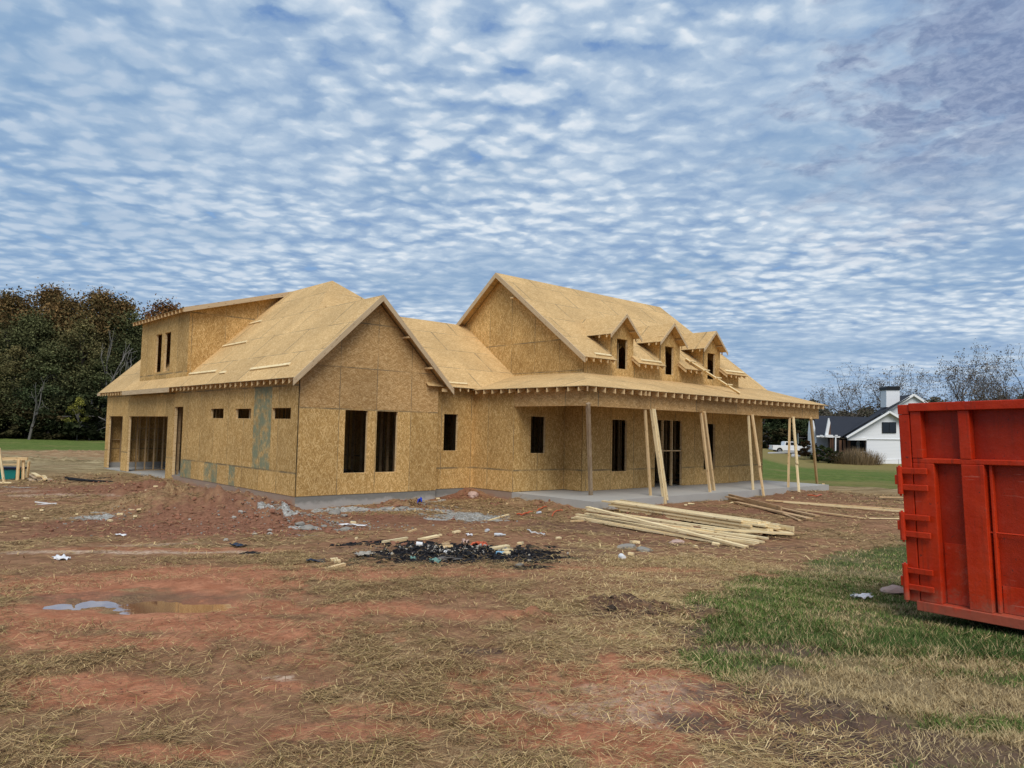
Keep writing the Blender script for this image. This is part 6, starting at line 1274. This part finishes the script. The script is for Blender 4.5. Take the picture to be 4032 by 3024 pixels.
# loose clods, gravel chips and charcoal: too many to count
def scatter_bits(name, centres, n, smin, smax, mat, label, cols=None, dz=0.0):
    bm = bmesh.new(); bmesh.ops.create_icosphere(bm, subdivisions=1, radius=1); bv = np.array([v.co[:] for v in bm.verts]); bf = np.array([[v.index for v in f.verts] for f in bm.faces]); bm.free()
    rng = np.random.default_rng(n); w_ = np.array([c[4] for c in centres], float); w_ /= w_.sum(); idx = rng.choice(len(centres), n, p=w_); C = np.array([[gpt(c[0], c[1]).x, gpt(c[0], c[1]).y, c[2], c[3]] for c in centres])[idx]
    a = rng.normal(size=(n, 2)) * .55; X = C[:, 0] + GR.x * a[:, 0] * C[:, 2] + GF.x * a[:, 1] * C[:, 3]; Y = C[:, 1] + GR.y * a[:, 0] * C[:, 2] + GF.y * a[:, 1] * C[:, 3]
    ok = ~((X > -.03) & (Y > -.03)) & ~((X > 6.2) & (Y > -5.25)); X, Y = X[ok], Y[ok]; n = len(X)
    s = smin + (smax - smin) * rng.random(n) ** 3; sc = s[:, None] * rng.uniform(.6, 1.3, (n, 3)) * np.array([1, 1, .7]); V = bv[None] * (1 + rng.normal(size=(n, len(bv), 1)) * .16) * sc[:, None, :]
    th = rng.uniform(0, 6.28, n); c_, s_ = np.cos(th)[:, None], np.sin(th)[:, None]; x_ = V[:, :, 0] * c_ - V[:, :, 1] * s_; y_ = V[:, :, 0] * s_ + V[:, :, 1] * c_; V[:, :, 0] = x_ + X[:, None]; V[:, :, 1] = y_ + Y[:, None]; V[:, :, 2] += (hgt(X, Y) + s * .2 + dz)[:, None]
    F = (bf[None] + (np.arange(n) * len(bv))[:, None, None]).reshape(-1, 3); me = bpy.data.meshes.new(name); me.from_pydata(V.reshape(-1, 3).tolist(), [], F.tolist()); me.materials.append(mat); o = bpy.data.objects.new(name, me); COL.objects.link(o); return tag(o, label, None, None, 'stuff')
M_clod = plain('red_clod', (.26, .118, .070), .95, .4, 5.0, bump=.5)
scatter_bits('dirt_clods', [(700, 2010, 3.0, 1.7, 3), (900, 2025, 2.6, 1.3, 3), (560, 1925, 3.0, 1.8, 2), (1080, 2050, 1.6, 1.0, 1.2), (1600, 1995, 1.2, .7, .8), (1860, 1950, 1.3, 1.0, 1), (1350, 2030, 2.2, .8, 1.2), (1560, 2140, 1.1, .3, .5), (2550, 2030, 2.6, .8, .8), (3100, 1945, 2.6, 1.0, .8), (430, 1890, 3, 2, 1), (2150, 2000, 2.2, 1.0, .6), (1900, 2100, 4.0, 2.0, .5)], 3000, .010, .055, M_clod, 'loose red dirt clods on the heaped earth')
scatter_bits('gravel_chips', [(1830, 2032, 1.1, .7, 3), (365, 2040, .8, .45, 1), (1400, 1998, 3.2, .3, 3), (1150, 2020, 1.4, .5, 1.5), (1320, 2060, 2.2, .7, .8), (850, 2030, 2.5, 1.2, .4), (1700, 1985, .8, .4, .7)], 2600, .008, .034, M_grout, 'pale gravel chips and grout crumbs')
scatter_bits('charcoal_bits', [(1830, 2172, 1.1, 1.1, 3), (1650, 2145, .7, .5, 1.0), (1990, 2190, .7, .7, 1.6), (1385, 2143, .35, .12, .3), (1800, 2210, .8, .4, .8)], 3000, .006, .04, M_black, 'black charcoal and ash bits of the burn pile')
scatter_bits('ash_flakes', [(1830, 2175, 1.2, .5, 3), (1760, 2165, .8, .4, 1.5)], 260, .008, .03, M_stone, 'pale ash flakes and paper bits in the burn pile', dz=.015)
scatter_bits('soil_crumbs', [(2450, 2700, 1.0, .6, 2), (2550, 2820, 1.0, .6, 2), (2300, 2900, .8, .5, 1.5), (350, 2720, 1.1, .4, 1), (350, 2530, 1.4, .5, 1), (1150, 2480, 1.5, .6, 1), (1100, 2690, .9, .3, 1), (780, 2280, 2.5, 1.0, 1), (1900, 2500, 2.0, .8, 1), (1500, 2880, .8, .3, .8)], 2600, .002, .013, M_clod, 'small crumbs of red soil on the bare clay')
# clumps of sod torn up along the grass edge
M_sod = plain('torn_sod', (.075, .048, .032), .95, .4, 9, bump=.8)
scatter_bits('torn_sod', [(2420, 2410, .5, .15, 1), (2560, 2400, .5, .15, 1), (2680, 2440, .35, .3, 1), (2650, 2560, .25, .3, .7), (2930, 2505, .35, .1, .8), (2820, 2640, .3, .3, .6), (3300, 2760, .35, .15, .6)], 300, .005, .022, M_sod, 'torn dark sod crumbs along the grass edge')
for o_ in SC.objects:
    l_ = o_.get('label')
    if l_ and len(l_.replace('-', ' ').split()) > 15: print('LONG', l_)
